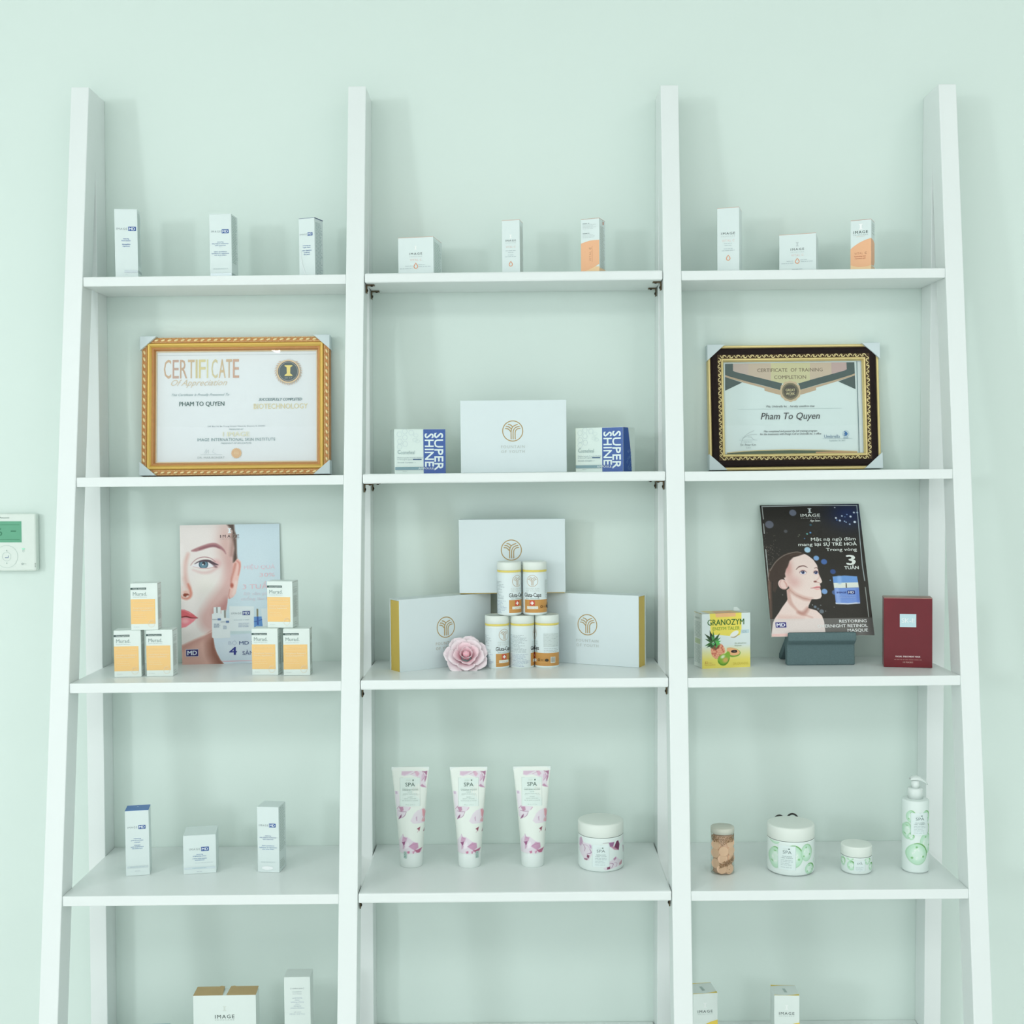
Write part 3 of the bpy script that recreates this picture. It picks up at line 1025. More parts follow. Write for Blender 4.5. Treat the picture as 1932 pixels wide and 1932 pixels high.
x5 = -0.4965
e = thing('kit_box', 'wide white box with open brown lid flaps on the bottom left shelf', 'box', (x5, -0.145, zat(x5)), 1.0)
w, t, h = 0.107, 0.030, 0.1250
G().box(-w / 2, w / 2, -t / 2, t / 2, 0.0002, h).build('carton_body', CARD_W, e, 0.0006)
KRAFT = mat('brown_kraft_card', (192, 168, 122), 0.6, 0.3, vary=0.05, scale=80.0)
for sx in (-1, 1):
    g = G()
    xo = sx * w / 2
    xi = sx * 0.0032
    g.add([(xo, -t / 2 + 0.0006, h + 0.0003), (xi, -t / 2 + 0.0006, h + 0.0003), (xi * 1.6, t / 2, h + 0.0030), (xi * 3.4, t / 2 + 0.001, h + 0.0036), (xi * 4.6, t / 2, h + 0.0030), (xo * 0.985, t / 2, h + 0.0030),
           (xo, -t / 2 + 0.0006, h + 0.0001), (xi, -t / 2 + 0.0006, h + 0.0001), (xi * 1.6, t / 2, h + 0.0024), (xi * 3.4, t / 2 + 0.001, h + 0.0030), (xi * 4.6, t / 2, h + 0.0024), (xo * 0.985, t / 2, h + 0.0024)],
          [(0, 1, 2, 3, 4, 5), (6, 7, 8, 9, 10, 11)] + [(i, (i + 1) % 6, 6 + (i + 1) % 6, 6 + i) for i in range(6)])
    g.build('lid_flap', KRAFT, e)
p = Print(e, lambda x, y, l: (-w / 2 + x * w / 117, -t / 2 - l, h - y * w / 117))
i_mark(p, 58.5, 25, 9, (216, 226, 218))
p.text('brand_lettering', 'IMAGE', 58.5, 40, 6.8, (78, 92, 88), w=36, sp=1.25, bold=0.015)
p.text('brand_lettering', 'SKINCARE', 58.5, 46.2, 2.0, (170, 184, 180), w=36, sp=1.3)
p.done()

x5 = -0.3720
p = carton('cream_carton', 'tall plain white carton with small grey lettering nearest the second post, bottom shelf', 'box', (x5, -0.143, zat(x5)), 1.5, 0.0447, 0.034, 0.1558, 49, card=CARD_W)
p.text('brand_lettering', '[ comfort zone ]', 24.5, 21.3, 2.2, (140, 152, 156), w=25, bold=0.01)
for i, (s, wd, c) in enumerate((('HYDRAMEMORY', 18, (186, 200, 202)), ('FACE WASH', 16, (196, 206, 208)), ('', 0, 0), ('gentle foaming', 18, (176, 190, 206)), ('cleanser', 9, (176, 190, 206)), ('hydrating softening', 24, (176, 190, 206)), ('viso', 8, (176, 190, 206)), ('detergente', 14, (176, 190, 206)), ('schiuma idratante', 26, (176, 190, 206)), ('', 0, 0), ('all skin', 13, (196, 206, 210)), ('150 ml / 5.07 fl.oz.', 29, (180, 194, 204)))):
    if s:
        p.text('lettering', s, 24.5, 28 + i * 3.8, 2.2, c, w=wd)
finish(p)

YEL = (240, 212, 92)
for x5, yaw, h5, top_cut, lab in ((0.3235, 6.0, 0.1212, True, 'white carton with yellow edged top, half hidden behind the third post, bottom shelf'),
                                 (0.4660, -3.0, 0.1165, False, 'white carton with yellow edged top standing clear of the third post, bottom shelf')):
    p = carton('prevention_carton', lab, 'box', (x5, -0.138, zat(x5)), yaw, 0.0425, 0.0425, h5, 46, 'white cartons with yellow trim', card=CARD_W)
    T = p.T
    p.top.poly('yellow_trim', smooth_path([(0, T - 2.2), (18, T - 0.8), (30, T - 2.2), (46, T - 7)]) + [(46, T), (0, T)], YEL)
    p.top.poly('yellow_trim', [(0, 0), (46, 0)] + smooth_path([(46, 0.6), (30, 1.2), (16, 2.5), (0, 6)]), YEL)
    p.top.poly('grey_i_emblem', [(19, T * 0.35), (24, T * 0.35), (26, T * 0.72), (21, T * 0.72)], (178, 196, 190))
    i_mark(p, 22.5, 22, 9, (240, 247, 244))
    p.text('brand_lettering', 'IMAGE', 22.5, 33.5, 4.8, (84, 98, 96), w=28, sp=1.3, bold=0.012)
    p.text('brand_lettering', 'SKINCARE', 22.5, 38.4, 1.6, (186, 200, 196), w=28, sp=1.3)
    p.poly('yellow_swoosh', smooth_path([(22, 58), (32, 53.5), (46, 50)]) + [(46, 70), (10, 66)], YEL)
    finish(p)

# ================================================================ framed certificates
def strip_ring(prof, W, H, name, material, parent, smooth=False):
    """mitred moulding: profile of (inset, forward) swept round a W x H rectangle standing on z=0"""
    g = G()
    v = []
    for ins, fw in prof:
        v += [(-W / 2 + ins, -fw, ins), (W / 2 - ins, -fw, ins), (W / 2 - ins, -fw, H - ins), (-W / 2 + ins, -fw, H - ins)]
    f = []
    for j in range(len(prof) - 1):
        for i in range(4):
            k = (i + 1) % 4
            f.append((4 * j + i, 4 * j + k, 4 * j + 4 + k, 4 * j + 4 + i))
    g.add(v, f)
    return g.build(name, material, parent, smooth=smooth)


def along(W, H, ins, step, margin=0.0):
    """points evenly along the four sides at an inset: (x, z, angle)"""
    out = []
    w, h = W - 2 * ins, H - 2 * ins
    for (x0, z0, dx, dz, L) in ((-w / 2, ins, 1, 0, w), (w / 2, ins, 0, 1, h), (w / 2, H - ins, -1, 0, w), (-w / 2, H - ins, 0, -1, h)):
        n = max(1, int(round((L - 2 * margin) / step)))
        for i in range(n):
            s = margin + (L - 2 * margin) * (i + 0.5) / n
            out.append((x0 + dx * s, z0 + dz * s, math.atan2(dz, dx)))
    return out


PROT = mat('white_card_protector', (214, 228, 230), 0.45, 0.4)


def protectors(e, W, H, lx, lz, fw):
    for sx, sz in ((-1, 0), (1, 0), (-1, 1), (1, 1)):
        o = 0.0012
        zc = H + o if sz else -0.0
        dz = -lz if sz else lz
        x0, x1 = sx * (W / 2 + o), sx * (W / 2 - lx)
        g = G()
        g.add([(x0, -fw, zc), (x1, -fw, zc), (x0, -fw, zc + dz), (x0, 0.001, zc), (x1, 0.001, zc), (x0, 0.001, zc + dz)],
              [(0, 1, 2), (3, 5, 4), (0, 3, 4, 1), (0, 2, 5, 3), (1, 4, 5, 2)])
        g.build('corner_protector', PROT, e, 0.0006, seg=1)


CERT_GLASS = glass_mat('picture_glass', (255, 255, 255), 0.04, 0.01)
GOLD = mat('satin_gold_leaf', (228, 190, 100), 0.34, 0.5, 0.35, vary=0.05, scale=25.0)
ANTIQUE = mat('antique_copper_gold', (196, 138, 84), 0.5, 0.4, 0.2, vary=0.16, scale=120.0)
PALEGOLD = mat('pale_gold_bead', (244, 222, 168), 0.35, 0.5, 0.25)

# --- gold frame, left
W1, H1 = 0.3376, 0.2490
e = thing('gold_framed_certificate', 'framed certificate of appreciation in an ornate gold frame on the left shelf', 'certificate', (-0.4975, -0.0225, -0.0037), 0)
e.rotation_euler = (math.radians(-4.9), TILT, 0)
u = W1 / 355.0
strip_ring([(0, 0.0), (0, 0.014), (0.8 * u, 0.0165), (10.4 * u, 0.0175), (11.0 * u, 0.0165)], W1, H1, 'outer_moulding', ANTIQUE, e)
strip_ring([(11.0 * u, 0.0165), (11.6 * u, 0.0188), (13.2 * u, 0.0205), (15.5 * u, 0.0208), (17.6 * u, 0.0190), (19.2 * u, 0.0160)], W1, H1, 'gold_moulding', GOLD, e)
strip_ring([(19.2 * u, 0.0160), (21.8 * u, 0.0150), (24.6 * u, 0.0105), (24.6 * u, 0.008)], W1, H1, 'inner_moulding', ANTIQUE, e)
strip_ring([(23.0 * u, 0.0082), (26.6 * u, 0.0078), (27.0 * u, 0.0070)], W1, H1, 'gold_liner', mat('pale_gold_liner', (226, 212, 176), 0.4, 0.4, 0.1), e)
g = G()
for x, z, a in along(W1, H1, 5.6 * u, 12.45 * u, 4 * u):
    c, s_ = math.cos(a + 0.30), math.sin(a + 0.30)
    n = len(g.v)
    g.ball((0, 0, 0), 4.7 * u, 0.0018, 2.1 * u, 10, 5)
    g.v[n:] = [(x + p_[0] * c - p_[2] * s_, -0.0172 + p_[1], z + p_[0] * s_ + p_[2] * c) for p_ in g.v[n:]]
tag(g.build('leaf_ornament', PALEGOLD, e, smooth=True), kind='stuff')
g = G()
for ins in (1.7, 9.4):
    for x, z, a in along(W1, H1, ins * u, 2.5 * u):
        g.ball((x, -0.0172, z), 0.95 * u, 0.0010, 0.95 * u, 5, 3)
for x, z, a in along(W1, H1, 21.9 * u, 1.75 * u):
    g.ball((x, -0.0149, z), 0.55 * u, 0.0006, 0.55 * u, 4, 3)
tag(g.build('bead_rows', PALEGOLD, e), kind='stuff')
protectors(e, W1, H1, 30 * u, 27 * u, 0.0235)
G().box(-W1 / 2 + 0.006, W1 / 2 - 0.006, -0.004, 0.0, 0.006, H1 - 0.006).build('backing_board', mat('grey_backing', (150, 150, 140), 0.7), e)
bx, bz = W1 - 2 * 23.5 * u, H1 - 2 * 23.5 * u
G().box(-bx / 2, bx / 2, -0.0062, -0.0052, 23.5 * u, H1 - 23.5 * u).build('certificate_sheet', mat('certificate_paper', (238, 245, 247), 0.5, 0.35), e)
us = (W1 - 2 * 24.4 * u) / 306.0
p = Print(e, lambda x, y, l: ((x - 153) * us, -0.0064 - l, H1 - 24.4 * u - y * us), 0.0, 0.00004)
p.stroke('border_line', [(2.2, 8), (303.5, 8), (303.5, 212.5), (2.2, 212.5)], 0.6, (176, 192, 196), True)
cols = [(214, 184, 152), (206, 174, 156), (208, 178, 152), (216, 192, 156), (218, 206, 156), (226, 216, 158), (228, 224, 176), (222, 212, 168), (220, 196, 156), (216, 188, 152), (214, 176, 152)]
for ch, x0, x1, c in zip('CERTIFICATE', (490, 650, 785, 930, 1070, 1130, 1275, 1360, 1495, 1630, 1755), (620, 762, 915, 1050, 1105, 1250, 1302, 1470, 1618, 1735, 1865), cols):
    a0, a1 = 14.9 + (x0 - 490) / 9.66, 14.9 + (x1 - 490) / 9.66
    p.text('title_lettering', ch, a0, 34.2, 35.5, c, w=a1 - a0, align='l', bold=0.004 if ch != 'I' else 0.0)

p.text('subtitle_lettering', 'Of Appreciation', (81.9, 60.4)[0], (81.9, 60.4)[1], 11.5, (224, 210, 184), w=106, shear=0.5, bold=-0.012)
x, y = (84.08, 83.39)
p.text('lettering', 'This Certificate Is Proudly Presented To', x, y, 4.6, (152, 178, 180), w=110, shear=0.45)
x, y = (87.01, 100.79)
p.text('name_lettering', 'PHAM TO QUYEN', x, y, 8.2, (66, 104, 100), w=85, bold=0.018)
x, y = (235.93, 93.68)
p.text('lettering', 'SUCCESSFULLY COMPLETED', x, y, 5.0, (74, 116, 120), w=81, shear=0.3, bold=0.02)
x, y = (236.24, 106.63)
p.text('course_lettering', 'BIOTECHNOLOGY', x, y, 9.6, (232, 222, 176), w=102, bold=0.01)
x, y = (152.55, 143.87)
p.text('small_print', '247 Bis Hai Ba Trung Street, Ward 6, District 3, HCMC', x, y, 2.6, (140, 156, 164), w=109)
x, y = (152.1, 149.85)
p.text('small_print', 'PRESENTED AT', x, y, 2.4, (130, 160, 162), w=27, shear=0.3)
x, y = (152.18, 158.84)
p.text('faint_lettering', 'I IMAGE', x, y, 8.5, (234, 234, 206), w=50, bold=0.03)
x, y = (152.46, 169.13)
p.text('lettering', 'IMAGE INTERNATIONAL SKIN INSTITUTE', x, y, 5.4, (118, 154, 156), w=147, sp=1.1)
x, y = (152.22, 176.12)
p.text('small_print', 'PRESIDENT OF EDUCATION', x, y, 3.0, (140, 166, 168), w=57, shear=0.3)
x, y = (104.97, 197.48)
p.stroke('signature_line', [(x - 20, y), (x + 21, y)], 0.5, (176, 196, 196))
p.stroke('signature', smooth_path([(x - 13, y - 2), (x - 9, y - 10), (x - 10, y - 2), (x - 5, y - 9), (x - 5, y - 2)]), 0.4, (176, 194, 198))
p.stroke('signature', smooth_path([(x + 6, y - 11), (x + 3, y - 5), (x + 9, y - 2)]), 0.4, (176, 194, 198))
x, y = (105.01, 203.08)
p.text('small_print', 'DR. MAR.RONERT', x, y, 3.8, (178, 192, 192), w=51)
x, y = (152.77, 195.01)
p.disc('rosette_seal', x, y, 9.5, (232, 194, 146), n=64, bumpy=0.05, k=16)
p.ring('rosette_seal', x, y, 6.6, 0.6, (220, 170, 120))
p.text('rosette_seal', 'AWARD', x, y, 2.4, (246, 222, 180), w=9)
x, y = (250.9, 41.03)
for i in range(26):
    a = math.radians(-50 + 280 * i / 25) + 0.0
    cx_, cy_ = x + 24.2 * math.cos(a), y + 24.2 * math.sin(a)
    d = a + (math.pi / 2 - 0.7 if math.cos(a) > 0 else -math.pi / 2 + 0.7)
    p.poly('laurel_wreath', [(cx_ - 3.4 * math.cos(d), cy_ - 3.4 * math.sin(d)), (cx_ - 1.0 * math.sin(d), cy_ + 1.0 * math.cos(d)), (cx_ + 3.4 * math.cos(d), cy_ + 3.4 * math.sin(d)), (cx_ + 1.0 * math.sin(d), cy_ - 1.0 * math.cos(d))], (216, 194, 172))
p.disc('medal', x, y, 22.3, (226, 202, 166), n=40)
p.disc('medal', x, y, 19.6, (106, 112, 116), n=40)
p.ring('medal', x, y, 17.6, 0.5, (196, 200, 190), n=40)
p.disc('medal', x + 0.2, y, 17.2, (98, 110, 112), n=40)
i_mark(p, x + 0.4, y - 1.5, 20.5, (240, 222, 140), 'medal_emblem')
p.text('medal_lettering', '20 17', x, y + 12.2, 3.0, (164, 172, 170), w=14)
p.done()
gx, gz = W1 - 2 * 24.7 * u, H1 - 2 * 24.7 * u
G().box(-gx / 2 - 0.001, gx / 2 + 0.001, -0.0084, -0.0080, 24.4 * u, H1 - 24.4 * u).build('glass_pane', CERT_GLASS, e)

# --- black and gold frame, right
W2, H2 = 0.3065, 0.2245
e = thing('black_framed_certificate', 'framed certificate of training completion in a black and gold frame on the right shelf', 'certificate', (0.5025, -0.0205, 0.0037 + 0.0004), 0)
e.rotation_euler = (math.radians(-4.9), -0.0095, 0)
u = W2 / 326.0
GOLD2 = mat('brushed_pale_gold', (224, 204, 142), 0.33, 0.5, 0.35, vary=0.06, scale=30.0)
EBONY = mat('ebony_veneer', (32, 20, 18), 0.65, 0.2, vary=0.35, scale=180.0)
strip_ring([(0, 0), (0, 0.013), (1.6 * u, 0.0150), (4.0 * u, 0.0152), (5.7 * u, 0.0138)], W2, H2, 'outer_gold_edge', GOLD2, e)
strip_ring([(5.7 * u, 0.0138), (6.2 * u, 0.0160), (9.5 * u, 0.0176), (14.5 * u, 0.0180), (18.2 * u, 0.0172)], W2, H2, 'black_moulding', EBONY, e)
strip_ring([(18.2 * u, 0.0172), (19.0 * u, 0.0166), (25.2 * u, 0.0152)], W2, H2, 'ornament_channel', mat('dark_bronze_channel', (74, 56, 34), 0.5, 0.4, 0.3), e)
strip_ring([(25.2 * u, 0.0152), (26.4 * u, 0.0162), (28.6 * u, 0.0156), (30.6 * u, 0.0120), (31.2 * u, 0.0084)], W2, H2, 'inner_gold_edge', GOLD2, e)
g = G()
for i, (x, z, a) in enumerate(along(W2, H2, 21.8 * u, 13.1 * u, 1.5 * u)):
    c, s_ = math.cos(a), math.sin(a)
    fl = 1 if i % 2 else -1

    def q(px, pz):
        return (x + (px * c - fl * pz * s_) * u, -0.0166, z + (px * s_ + fl * pz * c) * u)
    g.tube([q(*k) for k in smooth_path([(-5.8, -1.6), (-3.4, 1.9), (0.2, 2.2), (1.6, 0.2), (0.2, -1.0)], 3)], [0.55 * u, 0.75 * u, 0.95 * u, 1.1 * u, 1.15 * u, 1.1 * u, 1.0 * u, 0.9 * u, 0.8 * u, 0.7 * u, 0.6 * u, 0.5 * u, 0.4 * u], 5)
    g.tube([q(*k) for k in smooth_path([(0.6, -2.2), (3.0, -1.8), (5.4, 1.4), (6.2, 2.4)], 3)], [0.5 * u, 0.7 * u, 0.85 * u, 0.9 * u, 0.9 * u, 0.8 * u, 0.7 * u, 0.6 * u, 0.5 * u, 0.3 * u], 5)
    bx_, _, bz_ = q(0.2, -0.6)
    g.ball((bx_, -0.0168, bz_), 1.25 * u, 0.0012, 1.25 * u, 6, 4)
tag(g.build('scroll_ornament', mat('bright_scroll_gold', (244, 226, 168), 0.34, 0.5, 0.3), e, smooth=True), kind='stuff')
protectors(e, W2, H2, 33 * u, 31 * u, 0.0205)
G().box(-W2 / 2 + 0.006, W2 / 2 - 0.006, -0.004, 0.0, 0.006, H2 - 0.006).build('backing_board', MATS['grey_backing'], e)
bx, bz = W2 - 2 * 30 * u, H2 - 2 * 30 * u
G().box(-bx / 2, bx / 2, -0.0058, -0.0050, 30 * u, H2 - 30 * u).build('mount_card', mat('pale_mount', (226, 242, 243), 0.5, 0.3), e)
us = (W2 - 2 * 31.0 * u) / 256.0
wf2 = lambda x, y, l: ((x - 128) * us, -0.0060 - l, H2 - 31.0 * u - y * us)
G().box(-128 * us, 119.5 * us, -0.0064, -0.0059, 30.5 * u, H2 - 30.6 * u).build('certificate_sheet', mat('certificate_paper_cool', (222, 240, 237), 0.5, 0.35), e)
p = Print(e, wf2, 0.0005, 0.00004)

CX = (123.5, 55.38)[0]


def mirror(pts):
    return [(2 * CX - x, y) for x, y in pts][::-1]


GREEN, BRONZE = (58, 84, 80), (196, 174, 142)
ylo = (124.46, 2.28)[1]
dk = [(3.53, 2.52), (18.33, 2.52), (18.11, 15.73), (22.54, 18.05), (108.67, 40.45), (104.43, 52.74), (66.83, 42.14), (40.12, 35.38), (7.52, 25.9), (3.2, 23.28)]
lo = [(3.14, 27.11), (34.61, 37.99), (4.12, 52.24), (2.73, 52.64)]
st = [(3.2, 23.28), (7.53, 25.3), (40.12, 35.17), (75.72, 45.16), (105.42, 53.25), (105.23, 62.3), (76.05, 53.92), (75.64, 49.19), (38.08, 38.39), (3.14, 27.11)]
for q_ in (dk, mirror(dk), lo, mirror(lo)):
    p.poly('green_chevron', q_, GREEN)
for q_ in (st, mirror(st)):
    p.poly('bronze_stripe', q_, BRONZE)
hd = [(18.33, 2.52), (46.67, 2.51), (46.28, 24.3), (22.54, 18.05), (18.11, 15.73)]
h2_ = [(46.67, 2.51), (88.52, 2.49), (87.86, 35.1), (46.28, 24.3)]
h3_ = [(88.52, 2.49), (160.87, 2.47), (160.1, 35.14), (137.58, 41.18), (123.76, 43.69), (109.67, 40.66), (87.86, 35.1)]
for q_, c in ((hd, (200, 184, 172)), (mirror(hd), (196, 172, 166)), (h2_, (204, 188, 166)), (mirror(h2_), (206, 190, 166)), (h3_, (208, 206, 160))):
    p.poly('gold_header', q_, c)
p.text('title_lettering', 'CERTIFICATE  OF TRAINING', CX, (123.17, 15.63)[1], 6.4, (108, 92, 66), w=121, bold=0.012)
p.text('title_lettering', 'COMPLETION', CX, (122.88, 28.96)[1], 6.4, (108, 92, 66), w=59, bold=0.012)
sx_, sy_ = (123.5, 55.38)
p.disc('seal', sx_, sy_, 19.3, (206, 186, 150), n=64, bumpy=0.035, k=12)
p.disc('seal', sx_, sy_, 15.6, (66, 62, 46), n=40)
p.ring('seal', sx_, sy_, 14.2, 0.8, (176, 166, 124), n=40)
p.ring('seal', sx_, sy_, 12.2, 0.4, (150, 142, 104), n=40)
p.text('seal_lettering', 'GREAT', sx_, sy_ - 2.2, 4.8, (206, 198, 150), w=17.5, bold=0.03)
p.text('seal_lettering', 'WORK', sx_, sy_ + 4.6, 4.8, (206, 198, 150), w=16.5, bold=0.03)
p.text('seal_lettering', '* * *', sx_, sy_ + 9.4, 3.0, (206, 198, 150), w=7)
DARK = (70, 84, 86)
for s, x, y, h_, w_, c, kw in (
        ('We, Umbrella Inc. , hereby comfirm that', 122.7, 83.23, 4.0, 90, DARK, dict(shear=0.25)),
        ('Pham To Quyen', 123.0, 101.3, 12.2, 108, (34, 42, 42), dict(shear=0.22, bold=0.006)),
        ('Has completed and passed the full training program', 122.19, 129.43, 3.6, 98, DARK, dict(shear=0.25, bold=0.008)),
        ('for the treatments with Design Cell at Umbrella Inc. \'s office', 122.17, 134.63, 3.6, 113, DARK, dict(shear=0.25, bold=0.008)),
        ('Dr. Peter Kim', 43.34, 154.1, 3.9, 28.5, (108, 124, 124), {}),
        ('C.E.O', 43.34, 159.37, 3.0, 8.5, (160, 180, 180), {}),
        ('Umbrella Inc.', 43.04, 148.72, 1.7, 16, (150, 172, 174), {}),
        ('September 20. 2017', 207.82, 148.12, 2.7, 29.5, (136, 166, 168), {})):
    p.text('name_lettering' if 'Pham' in s else 'lettering', s, x, y, h_, c, w=w_, **kw)
x, y = (198.35, 140.28)
p.text('sponsor_lettering', 'Umbrella', x, y, 6.2, (96, 136, 168), w=29)
a, b = (25.91, 88.16), (217.38, 88.14)
p.stroke('ruled_lines', [a, b], 0.35, (160, 186, 186))
a, b = (26.8, 145.28), (59.91, 145.39)
p.stroke('ruled_lines', [a, b], 0.35, (160, 186, 186))
a, b = (180.51, 144.52), (235.85, 144.61)
p.stroke('ruled_lines', [a, b], 0.35, (160, 186, 186))
p.stroke('signature', smooth_path([(30.66, 150.67), (34.27, 141.72), (42.32, 133.77), (54.8, 127.82)]), 0.35, (120, 140, 142))
p.stroke('signature', smooth_path([(32.78, 142.21), (42.26, 137.26), (51.2, 135.2), (60.1, 135.22)]), 0.35, (120, 140, 142))
p.stroke('signature', smooth_path([(42.22, 139.25), (49.13, 139.97), (51.54, 143.27), (54.99, 144.28)]), 0.35, (120, 140, 142))
x, y = (223.9, 135.96)
p.ring('blue_emblem', x, y, 5.7, 0.5, (120, 176, 210), n=24)
p.poly('blue_emblem', [(x - 4.5, y + 4), (x - 1, y + 1), (x - 4.8, y + 0.5), (x - 1.5, y - 1.5), (x - 3, y - 5.5), (x + 2, y - 3), (x + 3.6, y), (x + 1.5, y + 3.2)], (40, 112, 172))
p.micro('small_print', x - 5, x + 5.5, [y + 7.6], 0.9, (110, 150, 176), 3, 0, 5)
top_ = [(3.73, 168.66), (33.84, 166.2), (63.49, 164.92), (120.93, 164.26), (178.5, 165.59), (212.3, 167.12), (244.17, 168.85)]
bot_ = [(244.04, 173.45), (3.66, 173.02)]
p.poly('footer_band', top_ + bot_, (70, 92, 66))
p.poly('footer_band', [(167.49, 168.64), (212.29, 167.82), (244.14, 169.65), (244.05, 173.05), (167.38, 172.92)], (186, 150, 108))
p.stroke('footer_edge', top_, 1.7, (206, 196, 150))
p.stroke('sheet_edge', [(247.6, 1), (247.6, 172)], 1.3, (96, 124, 130))
p.done()
G().box(-128.8 * us, 128.8 * us, -0.0084, -0.0080, 30.9 * u, H2 - 30.9 * u).build('glass_pane', CERT_GLASS, e)

# ================================================================ face poster, third shelf left
PW1, PH1 = 0.1780, 0.2520
e = thing('face_poster', 'printed advertising card with half of a woman\'s face leaning on the wall', 'poster', (-0.5115, -0.0190, -0.34365), 4.0)
e.rotation_euler = (math.radians(-2.2), -0.0130, math.radians(4.0))
G().box(-PW1 / 2, PW1 / 2, 0.0, 0.0022, 0.0012, PH1).build('card', mat('poster_card_edge', (226, 234, 234), 0.5), e)
nx, ny = 276, 392
uu, vv = grid_uv(nx, ny)
X, Y = uu * 183.0, vv * 261.0
cv = Canvas(X, Y, (206, 226, 234))
k1 = 183.0 / PW1


def fadeY(a, b):
    return np.clip((Y - a) / (b - a), 0, 1)


# cool backdrop
cv.blend(0.35 * np.exp(-((X - 140) / 40) ** 2 - ((Y - 90) / 60) ** 2), (222, 236, 240))
# head silhouette
sil = [(-2.13, -4.35), (99.46, -0.23), (100.27, 11.4), (103.26, 22.04), (103.34, 37.78), (103.73, 53.51), (104.22, 63.98), (107.01, 65.34), (110.91, 70.51), (110.89, 79.89), (108.81, 91.26), (105.7, 103.61), (103.11, 115.96), (100.52, 129.32), (95.38, 136.36), (89.22, 139.02), (85.63, 138.26), (84.91, 146.29), (82.85, 158.59), (81.01, 166.75), (64.64, 186.7), (56.49, 206.89), (58.54, 214.12), (60.82, 229.51), (64.71, 240.86), (70.83, 253.28), (78.47, 262.68), (-0.48, 261.93)]
head = cv.mask(sil, 1.2)
cv.blend(head, (236, 228, 224))



# forehead to jaw modelling of the printed face
cx_, cy_ = (83.07, 33.83)
cv.blend(head * 0.85 * np.exp(-((X - cx_) / 17) ** 2 - ((Y - cy_) / 44) ** 2), (214, 176, 168))
cx_, cy_ = (91.32, 71.83)
cv.blend(head * 0.75 * np.exp(-((X - cx_) / 13) ** 2 - ((Y - cy_) / 26) ** 2), (206, 158, 152))
cv.stroke([(95.43, 84.5), (92.85, 94.8), (89.24, 111.28), (84.09, 125.59), (77.93, 139.83), (70.75, 156.07), (59.5, 176.24)], [10, 22, 30, 36, 44, 52, 54], (216, 168, 162), 18, 0.8, clip=head)
cv.stroke([(85.11, 141.14), (81.01, 156.46), (72.81, 166.45)], [8, 24, 30], (184, 122, 118), 14, 0.75, clip=head)
cv.stroke([(14.29, 54.16), (8.69, 70.68), (7.74, 86.3), (9.37, 101.98), (13.57, 115.64)], [5, 8, 8, 9, 10], (222, 178, 168), 7, 0.85, clip=head)
cv.stroke([(0.23, 41.02), (1.44, 70.4), (1.05, 91.25)], [10, 10, 8], (242, 236, 232), 10, 0.7, clip=head)
cx_, cy_ = (46.01, 111.7)
cv.blend(head * 0.6 * np.exp(-((X - cx_) / 24) ** 2 - ((Y - cy_) / 22) ** 2), (240, 236, 226))
# neck below the jaw line
neck = cv.mask([(-0.7, 225.26), (23.79, 214.4), (42.17, 206.88), (55.45, 197.64), (56.49, 206.89), (59.06, 214.14), (60.82, 229.51), (64.71, 240.86), (70.83, 253.28), (78.47, 262.68), (-0.48, 261.93)], 5)
cv.blend(neck, (222, 176, 164))
cv.stroke([(58.54, 209.01), (59.58, 223.35), (63.69, 239.8), (71.85, 254.33), (80.0, 264.76)], [14, 26, 30, 30, 26], (138, 84, 66), 18, 0.9, clip=neck)
cv.stroke([(-0.68, 228.32), (23.8, 217.97), (42.18, 210.46), (54.43, 202.72)], [14, 12, 10, 14], (196, 142, 132), 9, 0.65, clip=neck)
cv.stroke([(36.04, 207.37), (46.26, 204.47), (55.66, 199.69)], 1.2, (240, 214, 204), 1.5, 0.8)
# hair
hair = [(85.67, -1.0), (99.46, -0.44), (100.27, 11.4), (103.26, 22.04), (103.52, 53.5), (104.33, 64.51), (101.63, 71.19), (96.48, 70.98), (97.01, 59.52), (99.61, 44.97), (97.56, 32.31), (95.5, 23.83), (96.54, 12.3), (89.3, 3.58)]
cv.poly(hair, (84, 68, 58), 4.0)
cv.stroke([(93.95, 16.4), (96.52, 30.17), (95.47, 44.81), (93.91, 57.3)], [5, 8, 8, 6], (150, 112, 100), 7, 0.6)
cv.stroke([(101.2, 16.7), (102.52, 34.61), (102.28, 53.45)], 2.0, (120, 104, 90), 2, 0.6)
# ear
ear = [(104.22, 64.5), (107.01, 65.34), (110.91, 70.51), (110.89, 79.89), (108.81, 91.26), (105.7, 103.61), (103.11, 115.96), (100.52, 129.32), (95.38, 136.36), (89.22, 139.02), (85.63, 138.26), (88.2, 125.75), (91.29, 113.43), (93.87, 100.04), (95.95, 87.64), (96.48, 74.11)]
cv.poly(ear, (238, 196, 186), 1.6)
cv.stroke([(103.19, 68.12), (108.33, 73.54), (108.31, 82.91), (105.72, 95.3)], [3, 4, 3, 2], (214, 138, 126), 2.5, 0.8)
cv.stroke([(100.6, 74.28), (98.53, 82.53), (96.97, 89.76), (93.36, 102.1), (92.32, 110.36)], [5, 5, 4, 4, 3], (206, 138, 124), 3.5, 0.85)
cv.ell((93.86, 114.57)[0], (93.86, 114.57)[1], 3.2, 4.2, (176, 84, 66), 3, 0.9)
cv.stroke([(101.58, 108.64), (99.51, 119.96), (96.41, 130.2)], 6, (244, 220, 212), 4, 0.7)
cv.stroke([(89.74, 121.66), (87.68, 132.97), (89.22, 138.19)], 1.6, (190, 128, 118), 2, 0.7)
